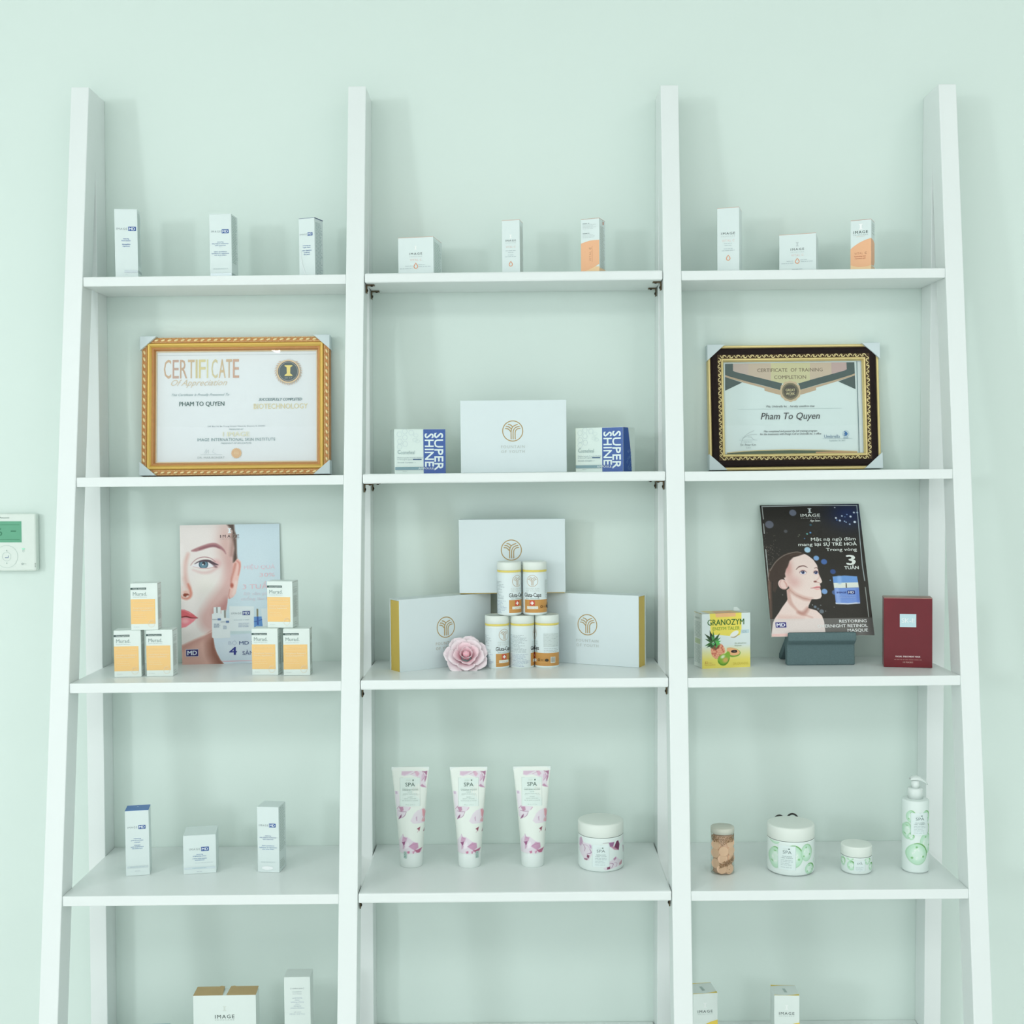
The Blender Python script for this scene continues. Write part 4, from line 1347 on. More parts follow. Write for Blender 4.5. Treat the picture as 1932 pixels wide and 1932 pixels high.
# eyebrow
cv.stroke([(20.99, 48.14), (29.27, 46.37), (40.65, 42.63), (54.1, 38.44), (64.45, 38.12), (73.77, 42.9), (79.97, 48.38), (83.59, 54.81)], [2.0, 6.4, 7.6, 7.4, 7.4, 5.6, 3.2, 1.0], (166, 112, 116), 2.6, 0.92)
cv.stroke([(35.48, 45.05), (49.96, 40.9), (63.42, 39.86), (72.73, 43.9)], [2.5, 3.6, 4.0, 2.0], (132, 82, 92), 2.4, 0.7)
# eye
cv.ell((64.49, 72.86)[0], (64.49, 72.86)[1], 9, 8, (220, 168, 168), 8, 0.75)
cv.stroke([(23.22, 83.77), (38.73, 89.06), (54.2, 88.1), (66.57, 81.29)], [2, 5, 6, 4], (222, 186, 182), 5, 0.7)
cv.poly([(19.57, 77.16), (26.27, 72.41), (33.49, 68.52), (42.79, 66.58), (52.09, 67.36), (59.33, 71.62), (64.5, 77.56), (58.31, 79.71), (47.99, 80.98), (37.67, 80.58), (27.33, 78.51)], (236, 234, 238), 1.0)
ir = (42.29, 73.87)
eye = cv.mask([(19.57, 77.16), (26.27, 72.41), (33.49, 68.52), (42.79, 66.58), (52.09, 67.36), (59.33, 71.62), (64.5, 77.56), (58.31, 79.71), (47.99, 80.98), (37.67, 80.58), (27.33, 78.51)], 1.0)
cv.ell(ir[0], ir[1], 8.6, 8.4, (58, 82, 98), 1.2, clip=eye)
cv.ell(ir[0], ir[1] + 0.4, 6.9, 6.7, (98, 138, 156), 2.2, clip=eye)
cv.ell(ir[0] + 0.4, ir[1] - 1.8, 3.1, 3.1, (34, 40, 50), 1.2, clip=eye)
cv.ell(ir[0] - 1.0, ir[1] + 0.3, 1.2, 1.3, (244, 248, 250), 0.8)
cv.stroke([(26.27, 72.62), (33.49, 68.72), (42.79, 66.79), (52.09, 67.78), (59.33, 71.83), (69.14, 75.34)], [1.0, 2.2, 3.6, 4.6, 5.2, 1.0], (70, 52, 62), 1.5, 0.95)
cv.stroke([(59.33, 72.66), (63.47, 78.04), (66.57, 79.2)], [3.5, 4, 2], (96, 66, 72), 3, 0.7)
cv.stroke([(18.84, 75.04), (23.16, 69.16), (30.37, 63.38), (39.67, 60.4), (50.01, 60.8), (58.28, 64.26), (64.49, 69.73)], [0.9, 1.2, 1.4, 1.5, 1.5, 1.3, 0.8], (168, 118, 122), 1.2, 0.9)
cv.stroke([(23.19, 77.72), (37.67, 81.2), (50.06, 81.48), (62.44, 79.04)], [0.8, 1.2, 1.4, 1.6], (206, 160, 158), 1.4, 0.8)
# nose
cv.stroke([(13.54, 110.45), (16.68, 118.87), (18.26, 127.23), (16.75, 133.38), (11.11, 137.31), (3.89, 136.0), (0.26, 131.72)], [3, 5, 5.5, 5, 4.5, 3.5, 3], (212, 126, 106), 4, 0.85)
cv.ell((8.98, 125.84)[0], (8.98, 125.84)[1], 6.5, 4.0, (224, 158, 140), 4, 0.6)
cv.poly([(3.34, 129.77), (6.93, 127.32), (13.12, 128.07), (15.7, 130.76), (11.08, 131.62), (9.03, 134.13), (4.9, 132.93)], (132, 54, 34), 2.0, 0.95)
cv.stroke([(-0.27, 129.63), (1.24, 122.43), (3.78, 116.31)], 6, (240, 214, 206), 6, 0.6)
# lips
cv.poly([(-0.92, 157.52), (6.07, 157.78), (14.83, 161.71), (22.56, 167.15), (30.28, 173.82), (19.51, 173.73), (9.23, 171.5), (-0.82, 172.56)], (216, 98, 106), 1.6)
cv.poly([(-0.82, 173.18), (9.24, 172.94), (18.48, 174.31), (27.72, 174.86), (22.61, 180.01), (15.46, 185.4), (8.31, 190.27), (-0.7, 191.99)], (238, 138, 148), 1.8)
cv.stroke([(-0.83, 172.15), (9.23, 170.88), (18.48, 173.48), (29.97, 173.91)], [1.6, 3.0, 1.8, 1.0], (120, 30, 34), 1.4, 0.95)
cv.ell((7.22, 179.44)[0], (7.22, 179.44)[1], 6, 4, (246, 188, 192), 4, 0.7)
cv.stroke([(-0.09, 159.09), (7.11, 159.88), (17.42, 165.93)], 1.6, (240, 168, 170), 2, 0.6)
# products and lower panel
cv.poly([(58.34, 212.07), (64.67, 210.26), (166.72, 200.69), (186.55, 268.52), (78.47, 262.68), (70.83, 253.28), (64.71, 240.86), (60.82, 229.51)], (216, 230, 240), 1.0)
wht = (232, 240, 241)
cv.poly([(88.19, 153.12), (133.46, 154.3), (133.27, 204.58), (88.16, 204.97)], (228, 238, 239), 0.8)
cv.poly([(89.19, 199.9), (133.28, 200.49), (133.27, 205.09), (89.18, 205.52)], (200, 220, 222), 2.0)
cv.poly([(59.47, 154.41), (72.29, 154.07), (72.61, 166.44), (74.35, 167.54), (74.38, 212.65), (58.54, 212.59), (55.68, 210.95), (56.21, 167.07), (59.28, 165.94)], wht, 0.8)
cv.poly([(73.32, 160.29), (81.83, 160.2), (82.24, 174.51), (88.69, 176.29), (89.18, 212.17), (73.86, 212.63), (73.43, 175.73)], wht, 0.8)
cv.poly([(64.09, 154.59), (66.86, 154.48), (66.66, 165.4), (64.3, 165.51)], (150, 152, 148), 0.8)
cv.poly([(78.34, 160.48), (81.83, 160.4), (81.62, 174.8), (78.55, 174.68)], (140, 142, 134), 0.8)
cv.poly([(146.54, 158.91), (177.21, 158.0), (176.9, 202.08), (149.4, 199.03)], (222, 234, 236), 1.0)
cv.poly([(133.39, 174.05), (147.49, 173.85), (149.42, 194.94), (133.31, 194.86)], (96, 148, 208), 1.0)
cv.poly([(138.81, 173.53), (141.36, 173.62), (141.8, 189.54), (138.74, 189.43)], (48, 84, 160), 1.4)
cv.stroke([(134.17, 183.11), (140.3, 182.31), (147.46, 179.5)], 1.6, (58, 98, 170), 1.2)
cv.poly([(138.36, 159.22), (141.42, 159.34), (141.36, 173.62), (138.29, 173.51)], (130, 126, 96), 0.8)
cv.stroke([(73.89, 256.23), (91.19, 256.23), (105.43, 256.13), (129.82, 256.38)], [1.0, 1.6, 1.0, 0.6], (232, 176, 186), 1.0)
cv.ell((101.4, 231.99)[0], (101.4, 231.99)[1], 24, 14, (228, 238, 244), 14, 0.6)
cv.grain(1.2)
P = np.stack([X / k1 - PW1 / 2, np.full_like(X, -0.0003), PH1 - Y * (PH1 / 261.0)], 1)
grid_object('printed_picture', P, nx, ny, cv, paint_mat('poster_print', 0.32, 0.45), e, smooth=False)
p = Print(e, lambda x, y, l: (x / k1 - PW1 / 2, -0.0003 - l, PH1 - y * (PH1 / 261.0)), 0.0001, 0.00004)
T1 = {'i': (91.05, 11.55), 'im0': (74.48, 21.93), 'im1': (81.21, 21.78), 'im2': (89.8, 21.81), 'im3': (98.09, 21.83), 'im4': (106.05, 21.94), 'sk': (90.84, 27.0), 'hq': (173.45, 81.08), 'pc': (173.04, 95.62), 'tu': (113.89, 117.41), 'bs': (115.4, 130.4), 'ch': (109.74, 140.21), 'bo': (85.6, 222.35), 'md': (105.49, 222.56), 'n4': (87.13, 237.18), 'sa': (111.05, 241.6), 'lg': (91.77, 166.74), 'sys': (110.17, 179.24), 'm1': (104.53, 127.01, [185.64, 187.49, 189.33, 191.18, 192.41]), 'm2': (59.52, 71.29, [185.67, 187.31, 188.95, 190.59, 191.83]), 'm3': (76.41, 84.08, [189.83, 191.57, 193.31, 195.05]), 'b1': (66.68, 177.33), 'b2': (81.83, 182.2), 'mdb': (19.1, 238.82)}
i_mark(p, *T1['i'], 9.0, (236, 244, 248))
for ch, k in zip('IMAGE', ('im0', 'im1', 'im2', 'im3', 'im4')):
    p.text('brand_lettering', ch, *T1[k], 5.6, (110, 92, 92) if ch != 'G' else (150, 136, 128), w=1.6 if ch == 'I' else 5.6, bold=0.02)
p.text('brand_lettering', 'SKINCARE', *T1['sk'], 1.6, (170, 156, 156), w=34, sp=1.4)
for k, s, h_, w_, al, c in (('hq', 'HIỆU QUẢ', 6.6, 57, 'r', (234, 212, 220)), ('pc', '30%', 7.0, 28, 'r', (236, 206, 212)), ('tu', '3 TUẦN', 8.6, 58, 'l', (238, 206, 212)),
                            ('bs', 'Bộ sản phẩm', 5.2, 58, 'l', (222, 220, 228)), ('ch', 'chống lão hoá', 5.2, 62, 'l', (222, 220, 228))):
    p.text('slogan_lettering', s, *T1[k], h_, c, w=w_, align=al, bold=0.01)
p.text('kit_lettering', 'BỘ', *T1['bo'], 6.2, (196, 208, 224), w=15.2, align='l')
p.text('kit_lettering', 'MD S', *T1['md'], 6.2, (84, 102, 150), w=27, align='l', bold=0.015)
p.text('kit_lettering', '4', *T1['n4'], 14.2, (52, 62, 142), w=13.5, align='l', bold=0.03)
p.text('kit_lettering', 'SẢN', *T1['sa'], 7.0, (104, 116, 156), w=21, align='l', bold=0.01)
md_logo(p, *T1['lg'], 3.6, (150, 162, 166), (66, 80, 142))
p.text('picture_lettering', 'SKINCARE SYSTEM', *T1['sys'], 1.8, (176, 196, 204), w=28)
p.micro('picture_lettering', *T1['m1'], 0.6, (176, 190, 208), 5, 0.2, 6)
p.micro('picture_lettering', *T1['m2'], 0.7, (150, 168, 190), 5, 0.2, 4)
p.micro('picture_lettering', *T1['m3'], 0.7, (160, 180, 206), 6, 0.2, 4)
for k in ('b1', 'b2'):
    x, y = T1[k]
    p.rect('picture_lettering', x, y - 1.8, x + 5.8, y + 1.8, (104, 132, 178))
    p.micro('picture_lettering', x - 9.6, x - 0.8, [y], 1.3, (176, 186, 192), 3, 0, 1.4)
x, y = T1['mdb']
p.rect('logo_block', x - 11.6, y - 7.0, x + 11.6, y + 7.0, (232, 232, 242))
p.rect('logo_block', x - 11, y - 6.4, x + 11, y + 6.4, (54, 44, 110))
p.text('logo_lettering', 'MD', x, y, 8.0, (232, 238, 246), w=17, bold=0.04)
p.done()

# ================================================================ dark poster on a grey stand, third shelf right
PW2, PH2 = 0.1790, 0.2445
e = thing('night_mask_poster', 'dark advertising card of a woman looking up, leaning back on a grey stand', 'poster', (0.5371, -0.0985, -0.2845), 0)
e.rotation_euler = (math.radians(-22.4), -0.013, 0)
G().box(-PW2 / 2, PW2 / 2, 0.0, 0.0026, 0.0, PH2).build('card', mat('foam_card_edge', (206, 224, 216), 0.5), e)
nx, ny = 276, 400
uu, vv = grid_uv(nx, ny)
X, Y = uu * 190.0, vv * 276.0
k2 = 190.0 / PW2
cv = Canvas(X, Y, (46, 42, 36))
cv.blend(np.clip((200 - Y) / 300, 0, 1) * 0.5, (34, 33, 34))
c_ = (167.13, 21.39)
cv.blend(0.95 * np.exp(-((X - c_[0]) / 38) ** 2 - ((Y - c_[1]) / 30) ** 2), (26, 40, 84))
rs = np.random.RandomState(5)
for i in range(110):
    a_, b_ = (8.83, 100.37)
    cv.ell(a_ + rs.normal(0, 9), b_ + rs.normal(0, 20), 0.5 + 0.5 * rs.rand(), 0.5 + 0.5 * rs.rand(), (112, 104, 96), 0.6, 0.7)
for (pt_, r_, c, a) in [((61.92, 17.3), 6.832298136645962, (118, 126, 146), 0.85), ((15.07, 41.89), 8.074534161490682, (112, 118, 134), 0.8), ((44.86, 57.1), 3.4782608695652173, (100, 104, 112), 0.7), ((82.64, 97.28), 5.962732919254658, (176, 214, 236), 0.95), ((97.72, 115.09), 5.217391304347825, (132, 176, 226), 0.95), ((111.61, 122.98), 5.7142857142857135, (76, 116, 184), 0.9), ((126.36, 144.03), 5.217391304347825, (58, 86, 146), 0.9), ((106.48, 185.09), 5.46583850931677, (132, 172, 224), 0.95), ((125.28, 187.37), 4.968944099378882, (84, 116, 176), 0.8), ((143.33, 29.96), 1.8633540372670805, (232, 240, 246), 1), ((150.31, 35.58), 2.111801242236025, (210, 226, 244), 1), ((155.21, 25.82), 1.6149068322981366, (210, 226, 244), 1), ((171.52, 27.27), 2.111801242236025, (224, 236, 246), 1), ((178.86, 18.69), 1.8633540372670805, (224, 236, 246), 1), ((178.34, 39.24), 2.3602484472049685, (224, 236, 246), 1), ((158.99, 37.17), 1.2422360248447204, (180, 206, 240), 1), ((161.9, 39.39), 1.2422360248447204, (180, 206, 240), 1), ((168.33, 43.82), 1.4906832298136645, (190, 212, 240), 1), ((165.07, 22.8), 1.2422360248447204, (150, 180, 226), 1), ((143.32, 7.11), 1.2422360248447204, (220, 230, 236), 1), ((185.19, 18.81), 1.7391304347826086, (200, 220, 240), 1), ((144.75, 34.32), 1.2422360248447204, (90, 130, 200), 1), ((160.69, 27.8), 0.9937888198757763, (140, 170, 220), 1), ((85.16, 63.22), 1.6149068322981366, (110, 196, 190), 1), ((91.59, 60.75), 1.7391304347826086, (96, 156, 214), 1), ((79.38, 73.12), 1.1180124223602483, (90, 140, 190), 1), ((70.06, 65.12), 1.2422360248447204, (130, 140, 120), 0.8), ((67.85, 68.37), 1.1180124223602483, (120, 126, 110), 0.8), ((93.67, 43.97), 2.2360248447204967, (58, 110, 130), 0.8), ((97.02, 66.99), 1.4906832298136645, (84, 66, 52), 0.8), ((119.44, 162.04), 0.9937888198757763, (150, 190, 220), 1), ((86.01, 216.58), 2.732919254658385, (120, 142, 160), 0.8), ((97.23, 226.09), 4.22360248447205, (130, 146, 160), 0.7), ((91.09, 220.66), 2.2360248447204967, (110, 124, 136), 0.8), ((81.53, 212.5), 1.1180124223602483, (170, 180, 180), 0.8), ((96.74, 213.35), 1.1180124223602483, (150, 160, 160), 0.8), ((104.61, 225.5), 0.8695652173913043, (170, 180, 180), 0.8), ((27.69, 190.88), 0.8695652173913043, (160, 166, 160), 0.7), ((121.32, 217.67), 0.7453416149068323, (170, 170, 160), 0.7)]:
    cv.ell(pt_[0], pt_[1], r_, r_, c, min(1.6, r_), a)
# light frame line
cv.stroke([(4.03, 2.63), (90.22, 2.17), (186.01, 3.37)], 1.5, (196, 206, 206), 0.8, 0.95, smooth=False)
cv.stroke([(186.01, 3.37), (184.56, 66.3), (183.0, 130.99), (183.91, 164.08)], 1.5, (186, 202, 206), 0.8, 0.9, smooth=False)
cv.stroke([(183.46, 177.72), (183.47, 207.48), (183.48, 238.85)], 1.4, (190, 200, 196), 0.8, 0.8, smooth=False)
for sg in ([(4.03, 2.63), (4.58, 30.11)], [(3.99, 40.25), (3.91, 61.15)], [(3.71, 95.35), (3.91, 121.39)], [(3.91, 121.39), (3.99, 160.27)]):
    cv.stroke(sg, 1.5, (200, 208, 206), 0.8, 0.9, smooth=False)
# woman: pony tail, hair, body, face
cv.stroke([(9.5, 139.6), (5.41, 169.91), (3.86, 205.29), (2.32, 237.49)], [7, 6, 5, 4], (104, 80, 68), 4, 0.9)
cv.stroke([(6.28, 145.1), (3.67, 169.89), (2.83, 197.15)], 1.6, (150, 122, 106), 1.6, 0.7)
body = [(35.98, 181.25), (36.07, 200.28), (33.86, 204.31), (24.78, 216.33), (16.96, 228.31), (9.29, 238.9), (4.82, 248.16), (0.34, 271.88), (1.15, 276.48), (100.24, 277.47), (100.05, 270.27), (99.92, 246.54), (96.94, 234.55), (87.71, 223.77), (72.93, 218.91), (74.31, 213.69), (80.43, 201.63), (80.79, 198.12), (59.24, 189.72), (43.28, 175.89)]
bm_ = cv.mask(body, 1.0)
cv.blend(bm_, (238, 216, 208))
cv.stroke([(36.96, 183.99), (40.49, 205.74), (49.02, 219.3), (57.76, 230.11), (67.19, 233.55), (78.89, 238.34)], [10, 8, 5, 4, 3, 2], (206, 160, 148), 4, 0.7, clip=bm_)
cv.stroke([(42.89, 179.98), (54.32, 189.66), (68.27, 197.97), (80.27, 200.82)], [8, 10, 9, 6], (196, 148, 136), 6, 0.85, clip=bm_)
cv.stroke([(54.36, 227.4), (63.99, 228.84), (72.25, 219.57)], [6, 9, 6], (186, 134, 122), 6, 0.8, clip=bm_)
cv.stroke([(18.08, 236.33), (37.48, 237.88), (61.79, 238.82)], [8, 8, 4], (222, 184, 174), 8, 0.6, clip=bm_)
face = [(35.67, 137.19), (41.07, 119.14), (49.32, 111.13), (60.9, 107.93), (73.2, 103.9), (83.25, 109.96), (91.76, 118.49), (97.7, 129.74), (99.03, 140.87), (99.06, 147.79), (103.02, 159.55), (103.97, 164.64), (102.2, 167.36), (99.37, 168.42), (100.03, 173.9), (98.69, 177.29), (100.26, 183.45), (100.34, 194.31), (97.62, 199.14), (90.08, 200.94), (80.3, 200.55), (65.95, 196.58), (51.85, 189.62), (44.0, 181.36), (39.82, 173.1), (35.88, 162.08), (31.67, 153.75)]
fm = cv.mask(face, 1.0)
cv.blend(fm, (240, 220, 212))
cx_, cy_ = (51.72, 165.04)
cv.blend(fm * 0.8 * np.exp(-((X - cx_) / 13) ** 2 - ((Y - cy_) / 13) ** 2), (220, 176, 170))
cx_, cy_ = (42.15, 134.5)
cv.blend(fm * 0.85 * np.exp(-((X - cx_) / 9) ** 2 - ((Y - cy_) / 22) ** 2), (206, 150, 142))
cv.stroke([(40.93, 174.49), (49.65, 186.88), (66.06, 195.5), (82.89, 199.23)], [5, 6, 5, 3], (212, 168, 156), 4, 0.6, clip=fm)
hair2 = [(4.34, 156.14), (9.85, 135.43), (19.65, 120.5), (31.92, 109.46), (45.09, 102.63), (60.35, 100.61), (72.03, 103.04), (76.79, 105.65), (64.47, 109.96), (54.16, 113.03), (46.56, 120.62), (43.16, 130.34), (38.72, 137.93), (35.78, 146.9), (36.39, 153.82), (30.06, 157.87), (21.81, 159.82), (19.29, 174.2), (13.89, 186.42), (9.42, 180.91), (12.32, 161.76), (7.36, 164.44)]
cv.poly(hair2, (66, 52, 44), 2.0)
cv.stroke([(8.75, 139.59), (20.81, 121.64), (38.34, 107.87), (60.26, 101.59), (70.11, 103.43)], 1.6, (150, 138, 128), 1.4, 0.8)
cv.stroke([(49.55, 108.75), (57.32, 106.05), (67.43, 105.22)], 2.5, (88, 68, 56), 2.5, 0.7)
ec = (30.52, 169.15)
cv.ell(ec[0], ec[1], 9.0, 10.6, (236, 206, 198), 1.0, 1.0, -0.35)
cv.stroke([(27.33, 160.58), (24.11, 168.79), (27.09, 177.04), (34.31, 179.18)], 1.4, (200, 150, 142), 1.6, 0.8)
cv.stroke([(32.78, 162.03), (36.49, 168.95), (37.22, 174.44)], [2, 3, 2], (206, 150, 140), 2, 0.8)
cv.stroke([(57.47, 138.61), (63.51, 132.86), (72.41, 131.05), (79.51, 134.76)], [1.0, 2.2, 2.4, 0.8], (118, 80, 74), 1.0, 0.95)
cv.stroke([(92.42, 136.34), (96.26, 135.28), (98.51, 137.54)], [1.2, 1.8, 1.0], (118, 80, 74), 1.0, 0.9)
for (ax, ay, rx_, ry_) in (((70.05, 144.89)[0], (70.05, 144.89)[1], 6.0, 3.9), ((94.32, 145.65)[0], (94.32, 145.65)[1], 4.2, 3.7)):
    cv.ell(ax, ay - 0.4, rx_ + 1.0, ry_ + 1.2, (196, 140, 138), 2.2, 0.6)
    cv.ell(ax, ay, rx_, ry_, (240, 240, 244), 0.9)
    cv.ell(ax - 0.2, ay - 0.2, 3.1, 3.3, (52, 62, 116), 0.9)
    cv.ell(ax - 0.2, ay - 0.4, 1.4, 1.5, (24, 26, 40), 0.7)
    cv.ell(ax - 0.9, ay - 1.3, 0.6, 0.6, (240, 244, 250), 0.5)
    cv.stroke([(ax - rx_ - 0.5, ay + 0.4), (ax - rx_ * 0.4, ay - ry_ * 0.85), (ax + rx_ * 0.5, ay - ry_ * 0.8), (ax + rx_, ay)], [0.8, 1.5, 1.5, 0.8], (84, 56, 58), 0.8, 0.9)
cv.stroke([(98.76, 147.09), (99.82, 154.69), (94.16, 161.49), (90.32, 162.81)], [0.8, 1.2, 1.6, 1.8], (216, 168, 160), 2.0, 0.7)
cv.ell((91.14, 164.47)[0], (91.14, 164.47)[1], 3.0, 1.6, (120, 62, 56), 1.2, 0.9)
cv.stroke([(94.33, 165.89), (98.56, 166.76)], 1.6, (204, 148, 138), 1.4, 0.8)
cv.stroke([(81.13, 177.75), (87.62, 177.01), (93.31, 175.72), (99.12, 175.53)], [0.7, 2.0, 3.2, 2.4], (222, 134, 136), 1.2, 0.95)
cv.stroke([(81.12, 177.88), (88.8, 177.57), (98.73, 176.89)], [0.5, 0.8, 0.6], (150, 66, 72), 0.7, 0.9)
cv.stroke([(88.6, 179.48), (93.44, 180.36), (98.23, 179.33)], [1.0, 2.4, 1.6], (232, 160, 158), 1.4, 0.8)
# jar in the picture
cv.poly([(124.62, 154.21), (147.05, 152.59), (170.52, 154.57), (171.16, 167.74), (147.69, 168.52), (124.87, 167.66)], (112, 158, 220), 0.8)
cv.poly([(124.87, 167.66), (171.23, 167.19), (171.43, 177.84), (125.17, 178.32)], (228, 234, 224), 0.8)
cv.poly([(125.17, 178.32), (171.43, 177.84), (170.17, 210.67), (147.56, 212.15), (125.22, 211.07)], (122, 154, 220), 0.8)
cv.poly([(124.55, 208.37), (147.81, 210.0), (170.23, 208.12), (170.12, 211.08), (147.53, 212.41), (125.19, 211.34)], (216, 224, 238), 0.8)
cv.poly([(147.69, 168.52), (149.66, 168.54), (149.07, 177.95), (147.09, 178.06)], (70, 64, 50), 0.7)
cv.stroke([(136.72, 156.58), (136.63, 166.18)], 8, (150, 190, 236), 4, 0.7, smooth=False)
cv.stroke([(130.28, 181.11), (131.07, 206.84)], 7, (158, 184, 232), 4, 0.7, smooth=False)
cv.stroke([(168.28, 181.6), (167.65, 207.28)], 5, (92, 124, 204), 4, 0.7, smooth=False)
# pale caption band
band = np.clip((Y - (78.75, 239.81)[1]) / 0.8, 0, 1)
cv.blend(band * 0.36, (214, 216, 216))
ed = (189.95, 252.8)
cv.blend(band * np.clip((X - 168) / 18, 0, 1) * 0.5, (56, 54, 52))
cv.poly([(0.67, 270.83), (39.37, 269.65), (33.79, 277.46), (0.13, 277.13)], (236, 198, 192), 1.0)
cv.grain(2.0)
P = np.stack([X / k2 - PW2 / 2, np.full_like(X, -0.0003), PH2 - Y * (PH2 / 276.0)], 1)
grid_object('printed_picture', P, nx, ny, cv, paint_mat('dark_poster_print', 0.45, 0.35), e, smooth=False)
p = Print(e, lambda x, y, l: (x / k2 - PW2 / 2, -0.0003 - l, PH2 - y * (PH2 / 276.0)), 0.0001, 0.00004)
T2 = {'i': (94.5, 13.08), 'im': (94.86, 23.43), 'sk': (94.73, 29.67), 'al': (103.49, 34.75), 't1': (176.23, 75.13), 't2a': (108.91, 85.82), 't2b': (176.94, 86.06), 't3': (175.82, 97.61), 'n3': (170.05, 119.94), 'tu': (175.16, 136.42), 'r1': (178.4, 246.67), 'r2': (179.28, 256.18), 'r3': (178.75, 265.37), 'mdb': (19.06, 252.62), 'jar': (150.37, 187.96)}
LT = (228, 234, 228)
i_mark(p, *T2['i'], 10, (206, 216, 216))
p.text('brand_lettering', 'IMAGE', *T2['im'], 6.4, LT, w=37, bold=0.03, sp=1.1)
p.text('brand_lettering', 'SKINCARE', *T2['sk'], 2.0, (150, 154, 150), w=37, sp=1.3)
p.text('brand_lettering', 'Age later.', *T2['al'], 4.2, LT, w=20, shear=0.3, bold=0.02)
for k, s, h_, w_, b in (('t1', 'Mặt nạ ngủ đêm', 6.6, 85, 0.01), ('t2a', 'mang lại', 6.6, 42.5, 0.01), ('t2b', 'SỰ TRẺ HOÁ', 6.8, 63, 0.03), ('t3', 'Trong vòng', 6.6, 58, 0.01), ('n3', '3', 20, 15.5, 0.06), ('tu', 'TUẦN', 6.4, 26.5, 0.04)):
    p.text('slogan_lettering', s, *T2[k], h_, LT, w=w_, align='r', bold=b)
for k, s, w_ in (('r1', 'RESTORING', 50.5), ('r2', 'OVERNIGHT RETINOL', 92.5), ('r3', 'MASQUE', 37.5)):
    p.text('product_lettering', s, *T2[k], 6.0, (236, 240, 238), w=w_, align='r', bold=0.02)
x, y = T2['mdb']
p.rect('logo_block', x - 10.4, y - 5.8, x + 10.4, y + 5.8, (230, 228, 240))
p.rect('logo_block', x - 9.9, y - 5.3, x + 9.9, y + 5.3, (58, 48, 122))
p.text('logo_lettering', 'MD', x, y, 6.8, (240, 242, 248), w=15.5, bold=0.05)
x, y = T2['jar']
p.text('picture_lettering', 'IMAGE', x - 3.5, y, 3.4, (48, 58, 128), w=18, align='r', bold=0.02)
p.rect('picture_lettering', x - 1.5, y - 3.6, x + 12.5, y + 3.6, (34, 44, 116))
p.text('picture_lettering', 'MD', x + 5.5, y, 4.4, (236, 242, 250), w=10.5, bold=0.03)
p.micro('picture_lettering', x - 16, x + 14, [y + 8, y + 11], 0.7, (170, 190, 232), 3, 0.2, 5)
p.done()

# --- grey stand
STAND = mat('grey_foam', (98, 120, 122), 0.9, 0.15, vary=0.16, scale=420.0, bump=0.25)
e = thing('poster_stand', 'slate grey notched foam holder carrying the dark poster', 'stand', (0.5345, -0.0930, -0.3359), 0)
SW = 0.1115
prof = [(-0.004, 0.0), (-0.002, 0.0355), (-0.0135, 0.0445), (-0.0135, 0.0545), (-0.0110, 0.0585), (-0.0080, 0.0585), (-0.0068, 0.0510), (0.004, 0.0510), (0.016, 0.0510), (0.0145, 0.0300), (0.0115, 0.0)]
G().prism_x(prof, -SW / 2 - 0.0035, SW / 2 + 0.0035).build('front_block', STAND, e, 0.0022)
prof = [(0.006, 0.0510), (0.018, 0.0515), (0.0780, 0.0095), (0.0780, 0.0), (0.0660, 0.0)]
G().prism_x(prof, -SW / 2, SW / 2).build('back_leg', STAND, e, 0.0015)

# ================================================================ enzyme tablet carton
GW, GT, GH = 0.0881, 0.03964, 0.09465
p = carton('enzyme_carton', 'yellow and white enzyme tablet carton printed with pineapple, pear and papaya', 'box', (0.36243, -0.09423, -0.3372), 11.6, GW, GT, GH, 91, card=CARD_W, top=mat('yellow_carton_top', (230, 216, 150), 0.45, 0.4))
e = p.e
nx, ny = 220, 250
uu, vv = grid_uv(nx, ny)
HG = p.H
X, Y = uu * 91.0, vv * HG
cv = Canvas(X, Y, (224, 236, 234))
gy = np.clip((Y - HG * 0.58) / (HG * 0.28), 0, 1)
cv.blend(gy, (240, 226, 110))
cv.poly([(14.52, -1.5), (74.48, -1.09), (74.51, 29.56), (71.72, 39.29), (65.55, 41.45), (52.6, 41.19), (35.06, 38.59), (16.37, 37.59)], (240, 224, 96), 0.7)
cv.poly([(24.82, -0.14), (63.64, 0.13), (63.28, 6.31), (26.46, 6.81)], (240, 190, 136), 0.7)
cv.ell((60.78, 37.78)[0], (60.78, 37.78)[1], 9.2, 4.6, (238, 242, 236), 0.7, 1.0, -0.55)
cv.stroke([(54.63, 43.17), (61.44, 43.31), (68.98, 38.91)], [1.0, 2.0, 1.0], (160, 132, 84), 1.2, 0.8)
cv.poly([(73.13, 30.52), (89.02, 30.32), (89.0, 36.35), (73.79, 37.05)], (196, 220, 226), 0.6)
# pineapple
cv.poly([(17.63, 58.11), (33.66, 54.01), (40.37, 59.34), (43.37, 67.16), (41.67, 71.63), (34.93, 74.66), (29.55, 80.92), (24.21, 80.11), (18.9, 74.81), (16.61, 67.05)], (226, 146, 118), 0.9, smooth=True)
rs = np.random.RandomState(2)
pine = cv.mask([(17.63, 58.11), (33.66, 54.01), (40.37, 59.34), (43.37, 67.16), (41.67, 71.63), (34.93, 74.66), (29.55, 80.92), (24.21, 80.11), (18.9, 74.81), (16.61, 67.05)], 0.9, smooth=True)
for i in range(9):
    for j in range(9):
        cv.ell((17.64, 55.55)[0] + i * 3.2 + (j % 2) * 1.6, (17.64, 55.55)[1] + j * 3.2, 1.25, 1.25, (244, 190, 150) if rs.rand() > 0.35 else (206, 104, 84), 0.9, 0.85, clip=pine)
cv.poly([(17.62, 61.96), (25.6, 65.38), (32.3, 61.06), (33.65, 56.59), (17.63, 58.11)], (110, 70, 44), 2.0, 0.8, clip=pine)
